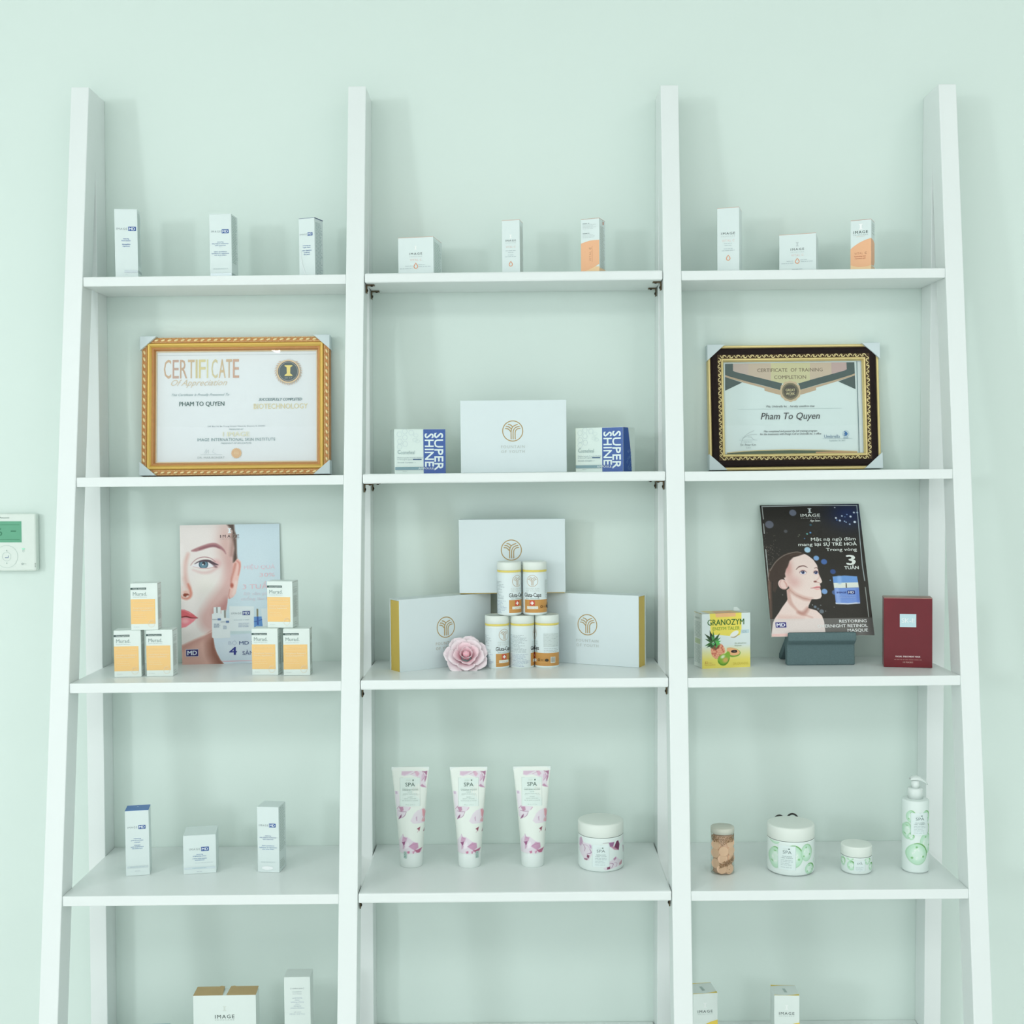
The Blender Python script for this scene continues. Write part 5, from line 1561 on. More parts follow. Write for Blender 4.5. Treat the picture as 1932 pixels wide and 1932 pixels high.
for (bx_, by_, tx, ty, w_, c) in [(20.98, 49.86, 4.81, 35.45, 3.2, (36, 62, 32)), (20.32, 49.84, 14.41, 29.55, 3.6, (30, 50, 26)), (21.65, 50.52, 21.05, 30.62, 2.6, (60, 120, 52)), (22.98, 49.91, 33.73, 35.34, 2.8, (40, 80, 40)), (24.31, 50.58, 35.04, 43.09, 2.4, (70, 140, 72)), (18.32, 50.44, 5.44, 44.4, 2.2, (48, 90, 44)), (18.98, 52.38, 5.07, 57.15, 2.6, (54, 110, 50)), (25.64, 51.89, 36.03, 49.24, 2.6, (84, 176, 84)), (20.3, 54.33, 8.36, 60.11, 2.6, (40, 84, 38)), (26.97, 53.21, 35.0, 55.33, 3.4, (88, 190, 88)), (22.97, 53.76, 14.97, 61.24, 3.0, (34, 66, 32)), (21.66, 46.67, 17.7, 39.53, 2.4, (76, 150, 84)), (21.63, 54.37, 17.62, 61.96, 2.8, (44, 92, 42)), (27.64, 54.51, 26.27, 62.19, 3.0, (90, 170, 84)), (21.64, 51.8, 26.95, 58.35, 3.0, (30, 60, 30)), (20.98, 52.43, 21.63, 56.93, 3.4, (96, 186, 116))]:
    dx, dy = tx - bx_, ty - by_
    L = math.hypot(dx, dy)
    nx_, ny_ = -dy / L * w_, dx / L * w_
    cv.poly([(bx_ + nx_, by_ + ny_), (bx_ + dx * 0.45 + nx_ * 0.8, by_ + dy * 0.45 + ny_ * 0.8), (tx, ty), (bx_ + dx * 0.45 - nx_ * 0.8, by_ + dy * 0.45 - ny_ * 0.8), (bx_ - nx_, by_ - ny_)], c, 0.7)
# papaya half and pear
cv.poly([(47.11, 62.1), (55.24, 61.99), (64.78, 64.51), (71.62, 69.26), (71.94, 73.83), (67.47, 77.6), (59.27, 78.97), (52.47, 77.78), (47.08, 69.85)], (122, 170, 60), 0.8, smooth=True)
cv.poly([(47.11, 62.1), (55.24, 61.99), (64.1, 64.5), (70.59, 69.23), (70.57, 73.14), (66.11, 75.61), (59.28, 76.37), (51.8, 74.52), (47.08, 68.56)], (244, 186, 134), 0.8, smooth=True)
cv.poly([(54.54, 68.13), (57.95, 66.41), (64.09, 66.45), (66.14, 68.45), (64.76, 71.02), (58.61, 71.36), (55.22, 70.09)], (40, 26, 24), 0.8, smooth=True)
cv.ell((61.35, 68.64)[0], (61.35, 68.64)[1], 2.6, 0.8, (140, 128, 120), 0.8, 0.7)
pear = [(47.08, 68.56), (50.47, 68.98), (52.83, 73.26), (51.78, 82.29), (48.37, 89.3), (42.95, 93.3), (36.21, 93.06), (30.86, 88.69), (29.21, 82.84), (31.57, 77.13), (37.63, 73.45), (44.37, 71.71)]
cv.poly(pear, (138, 184, 60), 0.8, smooth=True)
pm = cv.mask(pear, 0.8, smooth=True)
cv.ell((44.33, 83.99)[0], (44.33, 83.99)[1], 5.5, 4.5, (232, 178, 110), 4, 0.85, clip=pm)
cv.stroke([(30.2, 86.73), (34.88, 91.4), (41.6, 92.29), (48.37, 88.65), (51.78, 82.29)], 3.0, (78, 136, 36), 3, 0.8, clip=pm)
cv.ell((38.96, 77.68)[0], (38.96, 77.68)[1], 4.0, 2.6, (236, 246, 220), 2.5, 0.9, rot=-0.5, clip=pm)
P = np.stack([X / 91.0 * GW - GW / 2, np.full_like(X, -GT / 2 - 0.0002), GH - Y * (GW / 91.0)], 1)
grid_object('printed_picture', P, nx, ny, cv, paint_mat('carton_print', 0.36, 0.4), e, smooth=False)
p.l = 0.0004
TG = {'a': (44.9, 15.83), 'b': (45.54, 27.15), 'c': (61.4, 54.36), 'd': (61.39, 58.45), 'e': (4.97, 87.14), 'f': (11.57, 88.01), 'g': (4.63, 91.28), 'h': (72.92, 90.81), 'i': (80.0, 33.9)}
p.text('title_lettering', 'GRANOZYM', *TG['a'], 10.2, (62, 112, 52), w=69, bold=0.02)
p.text('title_lettering', 'ENZYM TALER', *TG['b'], 5.8, (142, 172, 62), w=51, bold=0.012)
p.text('lettering', 'Mit pflanzlichen', *TG['c'], 2.2, (134, 154, 110), w=22, align='l')
p.text('lettering', 'Enzymen', *TG['d'], 2.2, (134, 154, 110), w=13, align='l')
p.text('lettering', '32', *TG['e'], 4.6, (206, 150, 84), w=5.5, align='l')
p.text('lettering', 'Taler', *TG['f'], 2.0, (214, 170, 96), w=7.5, align='l')
p.text('lettering', 'zum Lutschen', *TG['g'], 2.0, (214, 170, 96), w=20, align='l')
p.text('maker_lettering', 'DR.GRANDEL', *TG['h'], 4.2, (222, 206, 90), w=29)
p.text('lettering', 'C%', *TG['i'], 3.6, (168, 190, 196), w=8)
p.left.micro('small_print', 4, p.T - 4, [16 + 2.4 * i for i in range(12)] + [58 + 2.2 * i for i in range(15)], 0.8, (176, 196, 190), 4, 0.2, 6)
p.left.text('side_lettering', 'GRANOZYM', p.T * 0.45, 9, 3.2, (160, 178, 168), w=p.T * 0.6)
p.left.rect('side_panel', p.T * 0.15, 46, p.T * 0.8, 55, (196, 214, 178))
p.top.poly('orange_top_band', [(27, p.T - 0.3), (65, p.T - 0.3), (63, p.T * 0.25), (29, p.T * 0.25)], (234, 184, 140))
p.top.poly('white_top_corner', [(76, p.T - 0.3), (90.6, p.T - 0.3), (90.6, 0.4), (70, 0.4)], (222, 232, 228))
p.top.poly('white_top_corner', [(0.4, p.T - 0.3), (14, p.T - 0.3), (10, 0.4), (0.4, 0.4)], (222, 232, 228))
finish(p)
g = G()
g.add([(0.026, 0.012, GH), (0.040, 0.012, GH), (0.034, 0.015, GH + 0.006), (0.028, 0.015, GH + 0.006), (0.026, 0.013, GH), (0.040, 0.013, GH), (0.034, 0.0158, GH + 0.006), (0.028, 0.0158, GH + 0.006)],
      [(0, 1, 2, 3), (4, 7, 6, 5), (0, 4, 5, 1), (1, 5, 6, 2), (2, 6, 7, 3), (3, 7, 4, 0)])
g.build('lifted_flap', CARD_W, e)

# ================================================================ capsule bottles
PLASTIC = mat('white_plastic', (228, 238, 234), 0.28, 0.45)
CAPW = mat('cream_white_cap', (230, 238, 230), 0.35, 0.4)
RINGY = mat('yellow_seal_ring', (232, 214, 110), 0.35, 0.45)
BR, BH = 0.0211, 0.0930
UB = BR / 23.0


def make_bottle():
    e = thing('capsule_bottle', 'x', 'bottle', (0, 0, 0), 0, 'stacked white capsule bottles')
    R = BR
    G().lathe([(R * 0.86, 0.0), (R * 0.965, 0.0008), (R, 0.0030), (R, 0.0742), (R * 0.97, 0.0750), (R * 0.97, 0.0762)], 48).build('bottle_body', PLASTIC, e, smooth=True)
    G().lathe([(R * 0.975, 0.0752), (R * 1.005, 0.0754), (R * 1.005, 0.0785), (R * 0.975, 0.0787)], 48).build('seal_ring', RINGY, e, smooth=True)
    g = G().lathe([(R * 0.985, 0.0787), (R * 1.01, 0.0792), (R * 1.01, 0.0905), (R * 0.985, 0.0925), (R * 0.93, 0.0930), (R * 0.9, 0.0926)], 48)
    g.build('screw_cap', CAPW, e, smooth=True)
    H = 101.0

    def wf(x, y, l):
        a = x / 23.0
        r = R + l
        return (r * math.sin(a), -r * math.cos(a), (H - y) * UB)
    p = Print(e, wf, 0.0001, 0.00003)
    p.rect('paper_label', -71, 22.5, 71, 98, (224, 236, 236), 72)
    p.rect('brown_band', -17, 71.2, 70, 95.8, (200, 148, 82), 44)
    p.stroke('band_line', [(-17 + 2 * i, 89.2) for i in range(44)], 0.4, (222, 182, 120))
    tree_logo(p, 0, 35.6, 10.6, (184, 158, 120), 0.075, 'tree_emblem')
    p.text('maker_lettering', 'FOUNTAIN', 0, 50.2, 3.2, (200, 208, 200), w=26, sp=1.2)
    p.text('maker_lettering', 'OF YOUTH', 0, 54.6, 3.2, (200, 208, 200), w=26, sp=1.2)
    p.text('title_lettering', 'Gluta-Caps', 0, 62.0, 7.6, (58, 60, 56), w=34, bold=0.012)
    p.text('title_lettering', 'Skin Whitening', 0, 68.8, 2.4, (150, 180, 178), w=27)
    p.rect('red_cross_badge', -5.5, 72.4, 4.5, 82.4, (206, 92, 72), 6)
    p.rect('red_cross_badge', -1.6, 74.3, 0.6, 80.5, (244, 244, 238))
    p.rect('red_cross_badge', -3.7, 76.4, 2.7, 78.5, (244, 244, 238), 4)
    p.rect('white_tag', -11, 83.6, 10.5, 88.6, (236, 238, 228), 8)
    p.text('tag_lettering', '60 Vegetable Capsules', -0.3, 86.2, 1.5, (150, 156, 150), w=19)
    p.rect('facts_panel', 27, 34, 60, 60, (206, 218, 216), 16)
    p.micro('small_print', 28, 59, [35.5, 38, 41.5, 44, 47, 49.5, 52, 55, 58, 63, 66, 69], 0.7, (156, 170, 170), 11, 0.25, 6)
    p.micro('small_print', -62, -24, [37 + 2.45 * i for i in range(14)], 0.75, (168, 182, 184), 12, 0.45, 6)
    p.micro('small_print', -62, -19.5, [73 + 2.5 * i for i in range(10)], 0.75, (168, 182, 200), 13, 0.35, 6)
    p.ring('recycling_mark', 17.5, 84.5, 2.3, 1.0, (98, 70, 36), n=6)
    p.text('recycling_mark', 'PET', 24.5, 84.8, 2.6, (120, 88, 48), w=5)
    p.disc('gmp_mark', 33, 84.5, 3.5, (70, 62, 48), 2.7)
    p.rect('barcode', 40, 78.5, 50, 90, (226, 228, 216), 4)
    for i in range(6):
        p.rect('barcode', 41 + 1.35 * i, 79.3, 41.6 + 1.35 * i, 88.6, (90, 86, 76))
    p.done()
    return e


b0 = make_bottle()
spots = [
    ((-0.02962, -0.08939, -0.34012), 36, 'white capsule bottle, left one of the bottom row beside the rose'),
    ((0.01379, -0.08757, -0.3398), 86, 'white capsule bottle, middle one of the bottom row showing small print'),
    ((0.05674, -0.08761, -0.33948), -84, 'white capsule bottle, right one of the bottom row with barcode showing'),
    ((-0.00840, -0.08830, -0.24690), 41, 'white capsule bottle, left one of the two stacked on top'),
    ((0.03600, -0.08760, -0.24660), -12, 'white capsule bottle, right one of the two stacked on top, facing front'),
]
made = [b0] + [copy_tree(b0) for _ in spots[1:]]
for o, (loc, yaw, lab) in zip(made, spots):
    o.location = loc
    o.rotation_euler = (0, TILT, math.radians(yaw))
    o['label'] = lab

# ================================================================ pink paper rose
PETAL = paint_mat('petal_cloth', 0.7, 0.2)
rose = thing('pink_rose', 'pale pink artificial rose lying between the gift box and capsule bottles', 'flower', (-0.0835, -0.1235, -0.3405), 0)
ax = Vector((0.06, -0.78, 0.62)).normalized()
qx = Vector((1, 0, 0)) - ax * ax.x
qx.normalize()
qy = ax.cross(qx)
RC = Vector((0.0, 0.013, 0.0262))


def petal(phi, r0, length, width, lean, cup, curl, inner, pale, seed):
    """one petal: rises from radius r0 round the flower axis leaning outwards, pointed tip, rim rolled back by curl"""
    nu, nv = 9, 10
    P, col = [], []
    er = qx * math.cos(phi) + qy * math.sin(phi)
    et = ax.cross(er)
    for j in range(nv):
        t = j / (nv - 1)
        wid = width * max(0.30 * (1 - t), 1.22 * t ** 0.5 * (1 - 0.985 * t ** 3.0) ** 0.62)
        for i in range(nu):
            s_ = -1 + 2 * i / (nu - 1)
            le = lean + curl * t * t
            rad = r0 + length * t * math.sin(le)
            hgt = length * t * math.cos(le)
            a_ = s_ * wid / max(r0 + length * 0.5 * math.sin(lean), 0.006)
            lift = cup * 0.35 * wid * s_ * s_
            d = er * (rad * (1 - cup + cup * math.cos(a_))) + et * ((1 - cup) * s_ * wid + cup * rad * math.sin(a_))
            w_ = 0.0007 * math.sin(5 * s_ + seed) * t
            P.append(RC + d + ax * (hgt - 0.011 + lift + w_))
            k = (1 - t) ** 1.2
            edge = max(0, abs(s_) - 0.7) * 1.5
            c = np.array(inner) * k + np.array(pale) * (1 - k)
            col.append(c * (1 - edge) + np.array((248, 240, 242)) * edge)
    cv = Canvas(np.zeros(len(P)), np.zeros(len(P)))
    cv.c = np.array(col)
    o = grid_object('petal', np.array([tuple(v) for v in P]), nu, nv, cv, PETAL, rose)
    sm = o.modifiers.new('thickness', 'SOLIDIFY')
    sm.thickness = 0.0004
    return o


_bud = RC + ax * 0.002
G().ball(tuple(_bud), 0.0062, 0.0062, 0.0062, 12, 8).build('inner_bud', mat('rose_bud_cloth', (246, 186, 198), 0.7, 0.2), rose, smooth=True)
PALE, MID, DEEP = (248, 236, 240), (248, 222, 228), (244, 168, 184)
for k in range(3):
    petal(0.5 + k * 2.1, 0.0022, 0.0190, 0.0080, 0.10, 1.0, 0.0, DEEP, (248, 224, 228), k)
for k in range(3):
    petal(1.5 + k * 2.09, 0.0052, 0.0205, 0.0115, 0.22, 0.9, 0.10, DEEP, MID, 10 + k)
for k in range(4):
    petal(0.3 + k * 1.57, 0.0080, 0.0225, 0.0150, 0.48, 0.8, 0.25, (246, 186, 198), MID, 20 + k)
for k in range(5):
    petal(0.95 + k * 1.2566, 0.0095, 0.0265, 0.0185, 0.80, 0.6, 0.25, (246, 200, 210), PALE, 30 + k)
for k in range(7):
    petal(0.40 + k * 0.8976, 0.0085, 0.0325, 0.0190, 1.18, 0.4, 0.10, (247, 214, 222), PALE, 40 + k)
G().lathe([(0.002, 0.0), (0.0065, 0.004), (0.0045, 0.010)], 10, 0, 0.027).build('calyx', mat('pale_green_calyx', (170, 190, 150), 0.6), rose, smooth=True)

# ================================================================ flower printed tubes
TR, TW, TZ, CAPH = 0.0202, 0.0326, 0.1727, 0.0262
UT = TZ / 193.0


def tube_half(s):
    """half width and half depth at height fraction s above the cap"""
    return TR * 1.02 + (TW - TR * 1.02) * s ** 1.15, max(0.0009, TR * 1.02 * (1 - s) ** 0.62)


def flower_art(cv, scale):
    for pts, c, soft in [([(-16.37, 7.76), (33.84, 7.76), (32.1, 20.19), (28.87, 28.47), (30.77, 39.86), (23.04, 37.78), (18.76, 33.13), (20.19, 20.7), (11.94, 18.63), (0.61, 14.49), (-10.81, 16.87), (-17.21, 15.22)], (226, 218, 226), 1.0), ([(-16.38, 8.28), (5.89, 7.76), (-2.46, 11.9), (-10.79, 15.53), (-16.78, 14.49)], (214, 188, 206), 1.6), ([(7.96, 7.76), (14.17, 7.76), (18.23, 12.94), (14.02, 17.6), (10.95, 15.01)], (216, 176, 196), 1.2), ([(22.45, 7.76), (27.61, 8.8), (32.8, 7.76), (32.16, 16.05), (28.6, 11.9)], (164, 110, 138), 1.2), ([(22.36, 13.98), (27.53, 13.98), (26.36, 23.29), (21.14, 26.4)], (214, 190, 208), 1.5), ([(28.52, 17.08), (32.13, 18.12), (28.87, 28.47), (27.38, 24.33)], (186, 140, 166), 1.2), ([(19.14, 35.2), (23.12, 32.09), (30.78, 39.34), (22.01, 37.27)], (188, 140, 168), 1.6), ([(-30.08, 45.55), (-22.11, 45.55), (-21.26, 57.45), (-20.45, 72.98), (-26.77, 79.71), (-29.14, 65.73)], (232, 228, 233), 1.2), ([(-29.37, 46.07), (-25.23, 46.07), (-24.79, 51.24), (-28.93, 51.24)], (206, 186, 206), 1.4), ([(-26.45, 79.19), (-21.49, 72.98), (0.23, 74.53), (-3.51, 81.78), (-7.68, 84.16), (-11.44, 93.17), (-21.89, 99.9), (-26.45, 93.17)], (226, 218, 226), 1.0), ([(-22.56, 75.57), (-13.76, 75.05), (-12.81, 81.26), (-18.04, 84.37)], (190, 142, 168), 1.2), ([(-4.02, 81.26), (-0.3, 75.05), (1.24, 76.09), (-1.4, 79.71)], (206, 170, 190), 1.0), ([(-23.24, 99.69), (-20.23, 92.65), (-16.55, 89.03), (-17.37, 95.24)], (138, 86, 120), 1.0), ([(7.8, 87.47), (14.09, 81.78), (25.53, 78.16), (29.38, 84.37), (28.49, 101.97), (26.14, 106.63), (12.68, 106.63), (5.96, 106.31), (0.34, 101.45)], (226, 218, 226), 1.2), ([(22.4, 80.23), (26.54, 80.23), (29.03, 86.44), (26.29, 96.79), (23.25, 92.65)], (222, 166, 174), 1.4), ([(21.02, 103.0), (27.33, 96.79), (27.19, 106.11)], (222, 168, 176), 1.4), ([(10.79, 94.72), (12.89, 92.65), (13.27, 101.97), (11.74, 100.93)], (196, 164, 188), 1.2), ([(12.53, 116.67), (19.01, 113.15), (17.01, 122.15), (15.6, 119.05)], (136, 60, 80), 0.9), ([(25.97, 118.01), (27.11, 124.74), (24.02, 123.91)], (130, 66, 88), 0.9), ([(-22.48, 139.23), (-14.53, 126.81), (-12.01, 130.95), (-4.78, 131.99), (5.97, 140.27), (14.72, 143.37), (12.49, 154.24), (21.8, 154.76), (20.12, 163.04), (-22.53, 163.04)], (226, 218, 226), 1.2), ([(-14.61, 131.99), (-5.83, 133.02), (-8.01, 140.27), (-16.3, 140.79)], (206, 164, 192), 1.4), ([(-17.04, 142.34), (-9.56, 140.06), (-11.21, 146.48), (-13.32, 149.59), (-14.81, 145.45)], (150, 80, 124), 1.2), ([(-14.86, 148.55), (-10.2, 148.55), (-12.88, 154.76), (-14.97, 155.8)], (206, 170, 194), 1.2), ([(-3.49, 149.59), (5.95, 141.82), (14.4, 144.41), (15.3, 153.21), (8.3, 157.04), (2.66, 153.73)], (200, 152, 182), 1.4), ([(-10.19, 147.52), (-4.38, 140.06), (-1.91, 148.03), (-4.57, 152.69), (-9.78, 154.76)], (238, 232, 238), 1.4), ([(7.28, 156.31), (11.93, 156.83), (21.8, 154.55), (17.01, 163.04), (11.85, 162.01)], (180, 96, 130), 1.2), ([(-6.74, 159.42), (-1.54, 157.66), (-1.4, 162.01), (-4.73, 163.04)], (198, 116, 150), 1.0), ([(3.62, 158.9), (7.77, 157.87), (6.66, 163.04), (4.59, 163.04)], (210, 160, 186), 1.0)]:
        cv.poly([(x * scale, y * scale) for x, y in pts], c, soft * scale, 0.95)
    for pts, w, c in [([(23.47, 8.8), (27.47, 18.12), (22.17, 26.4)], [0.6, 1.0, 0.6], (184, 134, 162)), ([(27.61, 8.8), (30.59, 17.08), (27.85, 27.43)], [0.6, 1.2, 0.8], (168, 114, 146)), ([(0.62, 13.98), (12.08, 8.8)], [0.5, 0.8], (190, 146, 170)), ([(-22.68, 83.33), (-14.92, 83.85), (-7.67, 83.54)], [0.8, 1.0, 0.5], (150, 100, 132)), ([(-7.68, 84.37), (-10.9, 91.61), (-16.14, 95.76)], [0.6, 1.0, 0.5], (156, 110, 140)), ([(-21.5, 74.02), (-26.25, 79.71)], [0.8, 0.6], (170, 120, 150)), ([(-14.53, 126.81), (-12.56, 133.02), (-7.41, 135.09)], [0.5, 0.9, 0.6], (180, 140, 170)), ([(-3.49, 149.59), (3.8, 146.48), (12.12, 144.41)], [0.5, 0.7, 0.5], (176, 124, 156)), ([(8.82, 157.35), (5.63, 163.04)], [1.0, 0.8], (186, 110, 146)), ([(16.66, 117.49), (13.46, 123.71)], [0.6, 0.4], (180, 120, 140)), ([(23.94, 81.26), (26.35, 92.65), (22.09, 100.93)], [0.8, 1.2, 0.8], (214, 140, 152))]:
        cv.stroke([(x * scale, y * scale) for x, y in pts], [q * scale for q in w], c, 0.8 * scale, 0.9)


def make_tube():
    e = thing('spa_tube', 'x', 'tube', (0, 0, 0), 0, 'flower printed spa tubes')
    n, m = 220, 230
    aa = np.linspace(0, 2 * np.pi, n, endpoint=False)
    ss = np.linspace(0, 1, m)
    A, S = np.meshgrid(aa, ss)
    A, S = A.ravel(), S.ravel()
    hw = TR * 1.02 + (TW - TR * 1.02) * S ** 1.15
    hd = np.maximum(0.0009, TR * 1.02 * (1 - S) ** 0.62)
    z = CAPH + S * (TZ - CAPH)
    xx, yy = hw * np.sin(A), -hd * np.cos(A)
    cv = Canvas(xx / UT, (TZ - z) / UT, (232, 240, 232))
    flower_art(cv, 1.0)
    back = np.clip((yy + 0.0002) * 1e4, 0, 1)
    cv.blend(back, (232, 240, 232))
    cv.blend(np.clip((6.6 - cv.Y) / 0.5, 0, 1), (234, 241, 234))
    cv.blend(np.clip((cv.Y - 163.2) / 0.4, 0, 1), (234, 241, 238))
    grid_object('tube_body', np.stack([xx, yy, z], 1), n, m, cv, paint_mat('tube_print', 0.3, 0.45), e, wrap=True)
    G().box(-TW, TW, -0.0009, 0.0009, TZ - 0.0062, TZ).build('crimped_end', PLASTIC, e, 0.0004)
    G().lathe([(TR * 0.80, 0.0), (TR * 0.93, 0.0008), (TR * 0.97, 0.0035), (TR * 1.0, CAPH - 0.0006), (TR * 0.98, CAPH)], 48).build('flip_cap', PLASTIC, e, smooth=True)
    return e


def tube_print(e, sub, sub2, sticker):
    def wf(x, y, l):
        z = TZ - y * UT
        s = min(1, max(0, (z - CAPH) / (TZ - CAPH)))
        hw, hd = tube_half(s)
        if z < CAPH:
            hw = hd = TR
        k = max(-0.98, min(0.98, x * UT / hw))
        return (x * UT, -hd * math.sqrt(1 - k * k) - l, z)
    p = Print(e, wf, 0.0004, 0.00005)
    p.rect('label_panel', -19.8, 19.8, 18.8, 73.5, (224, 238, 232), 10)
    p.stroke('label_border', [(-19.8, 19.8), (18.8, 19.8), (18.8, 73.5), (-19.8, 73.5)], 0.35, (150, 170, 162), True)
    p.text('brand_lettering', 'CND', -3.2, 24.6, 3.0, (206, 218, 208), w=9)
    p.rect('brand_mark', 4.4, 23.0, 7.0, 25.8, (110, 132, 120))
    p.text('brand_lettering', 'SPA', 0, 32.4, 7.0, (98, 118, 110), w=18.5, bold=0.004)
    p.text('lettering', 'GARDENIA WOODS', 0, 42.4, 2.5, (150, 170, 160), w=31, bold=0.01)
    for i, (s, w_, y) in enumerate(((sub, 8.5, 46.4), ('jasmine & almond oil', 27, 49.8), (sub2, 9, 55.8), ('jazmin y almendra', 23, 58.8), ('lait de jasmin et amande', 30, 62.6))):
        p.text('lettering', s, 0, y, 1.8, (170, 188, 180), w=w_)
    for y in (39.4, 52.3):
        p.stroke('label_border', [(-15.5, y), (15.5, y)], 0.3, (176, 192, 184))
    p.text('lettering', '198 mL  6.7 fl oz', 0, 70.3, 1.7, (184, 200, 192), w=19)
    if sticker:
        x0 = sticker
        p.rect('seal_sticker', x0, 159, x0 + 5.6, 172.5, (176, 202, 194), 2)
        p.rect('seal_sticker', x0 + 1.6, 167.5, x0 + 3.8, 170, (70, 110, 100))
        p.stroke('seal_sticker', smooth_path([(x0 + 1, 161), (x0 + 4.2, 163), (x0 + 1.2, 165), (x0 + 4, 166.5)]), 0.4, (110, 140, 132))
    p.done()


tubes = []
t0 = make_tube()
for i, (loc, lab, sub, sub2, st_) in enumerate((
        ((-0.17967, -0.11638, -0.68105), 'flower printed spa lotion tube, first from the second post', 'LOTION', 'LOCION', -13.0),
        ((-0.07837, -0.11952, -0.6803), 'flower printed spa masque tube, the middle of the three tubes', 'MASQUE', 'MASCARILLA', 12.5),
        ((0.03103, -0.11993, -0.67948), 'flower printed spa scrub tube standing next to the round flower jar', 'SCRUB', 'EXFOLIANTE', None))):
    e = t0 if i == 0 else copy_tree(t0)
    tubes.append((e, sub, sub2, st_))
    e.location = loc
    e['label'] = lab
for e, sub, sub2, st_ in tubes:
    tube_print(e, sub, sub2, st_)


# ================================================================ jars and pump bottle
def cucumber(cv, cx, cy, rx, ry, rot=0.0, clip=None, dark=0.0, seed=1):
    """translucent printed slice: rim, pale flesh, seed chambers"""
    r = np.random.RandomState(seed)
    cv.ell(cx, cy, rx, ry, (150, 204, 158), 1.0, 0.75, rot, clip)
    cv.ell(cx, cy, rx * 0.93, ry * 0.93, (196, 232, 208), 1.6, 0.85, rot, clip)
    cv.ell(cx, cy, rx * 0.6, ry * 0.6, (222, 242, 230), rx * 0.3, 0.8, rot, clip)
    for k in range(3):
        a = rot + 0.4 + k * 2.1
        cv.ell(cx + 0.62 * rx * math.cos(a), cy + 0.62 * ry * math.sin(a), rx * 0.11, ry * 0.09, (112, 180, 104), 1.2, 0.8, a, clip)
    for k in range(9):
        a, q = r.rand() * 6.28, 0.25 + 0.25 * r.rand()
        cv.ell(cx + q * rx * math.cos(a), cy + q * ry * math.sin(a), max(0.5, rx * 0.05), max(0.7, ry * 0.09), (240, 248, 242), 0.8, 0.8, a, clip)
    if dark:
        pts = [(cx + 0.97 * rx * math.cos(t), cy + 0.97 * ry * math.sin(t)) for t in np.linspace(-1.9, 0.2, 9)]
        cv.stroke(pts, [0.6, 1.6, 2.0, 1.6, 0.6], (84, 158, 62), 1.0, dark, clip=clip)


def round_grid(name, e, prof, art, material, n=300, base=(228, 240, 236)):
    """painted shell of revolution; prof gives (r, z) rows, painted over the half that faces forward"""
    pr_ = np.array(prof)
    aa = np.linspace(0, 2 * np.pi, n, endpoint=False)
    A, I = np.meshgrid(aa, np.arange(len(pr_)))
    A, I = A.ravel(), I.ravel()
    r, z = pr_[I, 0], pr_[I, 1]
    x, y = r * np.sin(A), -r * np.cos(A)
    cv = Canvas(x, z, base)
    front = np.clip(-y / (0.02 * r.max()) , 0, 1)
    art(cv, front)
    return grid_object(name, np.stack([x, y, z], 1), n, len(pr_), cv, material, e, wrap=True)


def dense(prof, step):
    out = []
    for (r0, z0), (r1, z1) in zip(prof[:-1], prof[1:]):
        k = max(1, int(math.hypot(r1 - r0, z1 - z0) / step))
        for i in range(k):
            out.append((r0 + (r1 - r0) * i / k, z0 + (z1 - z0) * i / k))
    out.append(prof[-1])
    return out


def spa_label(e, R, ztop, x0, y0, x1, y1, unit, sub, small=False):
    """small rectangular label; coordinates in units from the axis and down from ztop"""
    def wf(x, y, l):
        k = max(-0.99, min(0.99, x * unit / R))
        q = math.asin(k)
        return ((R + l) * math.sin(q), -(R + l) * math.cos(q), ztop - y * unit)
    p = Print(e, wf, 0.0003, 0.00005)
    w, h, c = x1 - x0, y1 - y0, (x0 + x1) / 2
    p.rect('label_panel', x0, y0, x1, y1, (226, 240, 238), 10)
    p.stroke('label_border', [(x0, y0), (c, y0), (x1, y0), (x1, y1), (c, y1), (x0, y1)], 0.3, (176, 194, 192), True)
    p.rect('brand_mark', c + w * 0.06, y0 + h * 0.10, c + w * 0.15, y0 + h * 0.15, (104, 126, 120))
    p.text('brand_lettering', 'CND', c - w * 0.10, y0 + h * 0.13, h * 0.05, (206, 218, 214), w=w * 0.25)
    p.text('brand_lettering', 'SPA', c, y0 + h * 0.26, h * 0.13, (112, 130, 128), w=w * 0.5)
    if not small:
        for i, s in enumerate(sub):
            p.text('lettering', s, c, y0 + h * (0.44 + 0.065 * i), h * 0.042, (150, 170, 168), w=w * (0.55 + 0.12 * i), bold=0.01)
        p.stroke('label_border', [(x0 + w * 0.1, y0 + h * 0.38), (x1 - w * 0.1, y0 + h * 0.38)], 0.2, (186, 200, 198))
    p.micro('small_print', x0 + w * 0.15, x1 - w * 0.12, [y0 + h * q for q in (0.6, 0.66, 0.74, 0.8, 0.9)], h * 0.022, (190, 206, 206), 3, 0.3, w * 0.2)
    p.done()


JARM = paint_mat('jar_print', 0.26, 0.45)


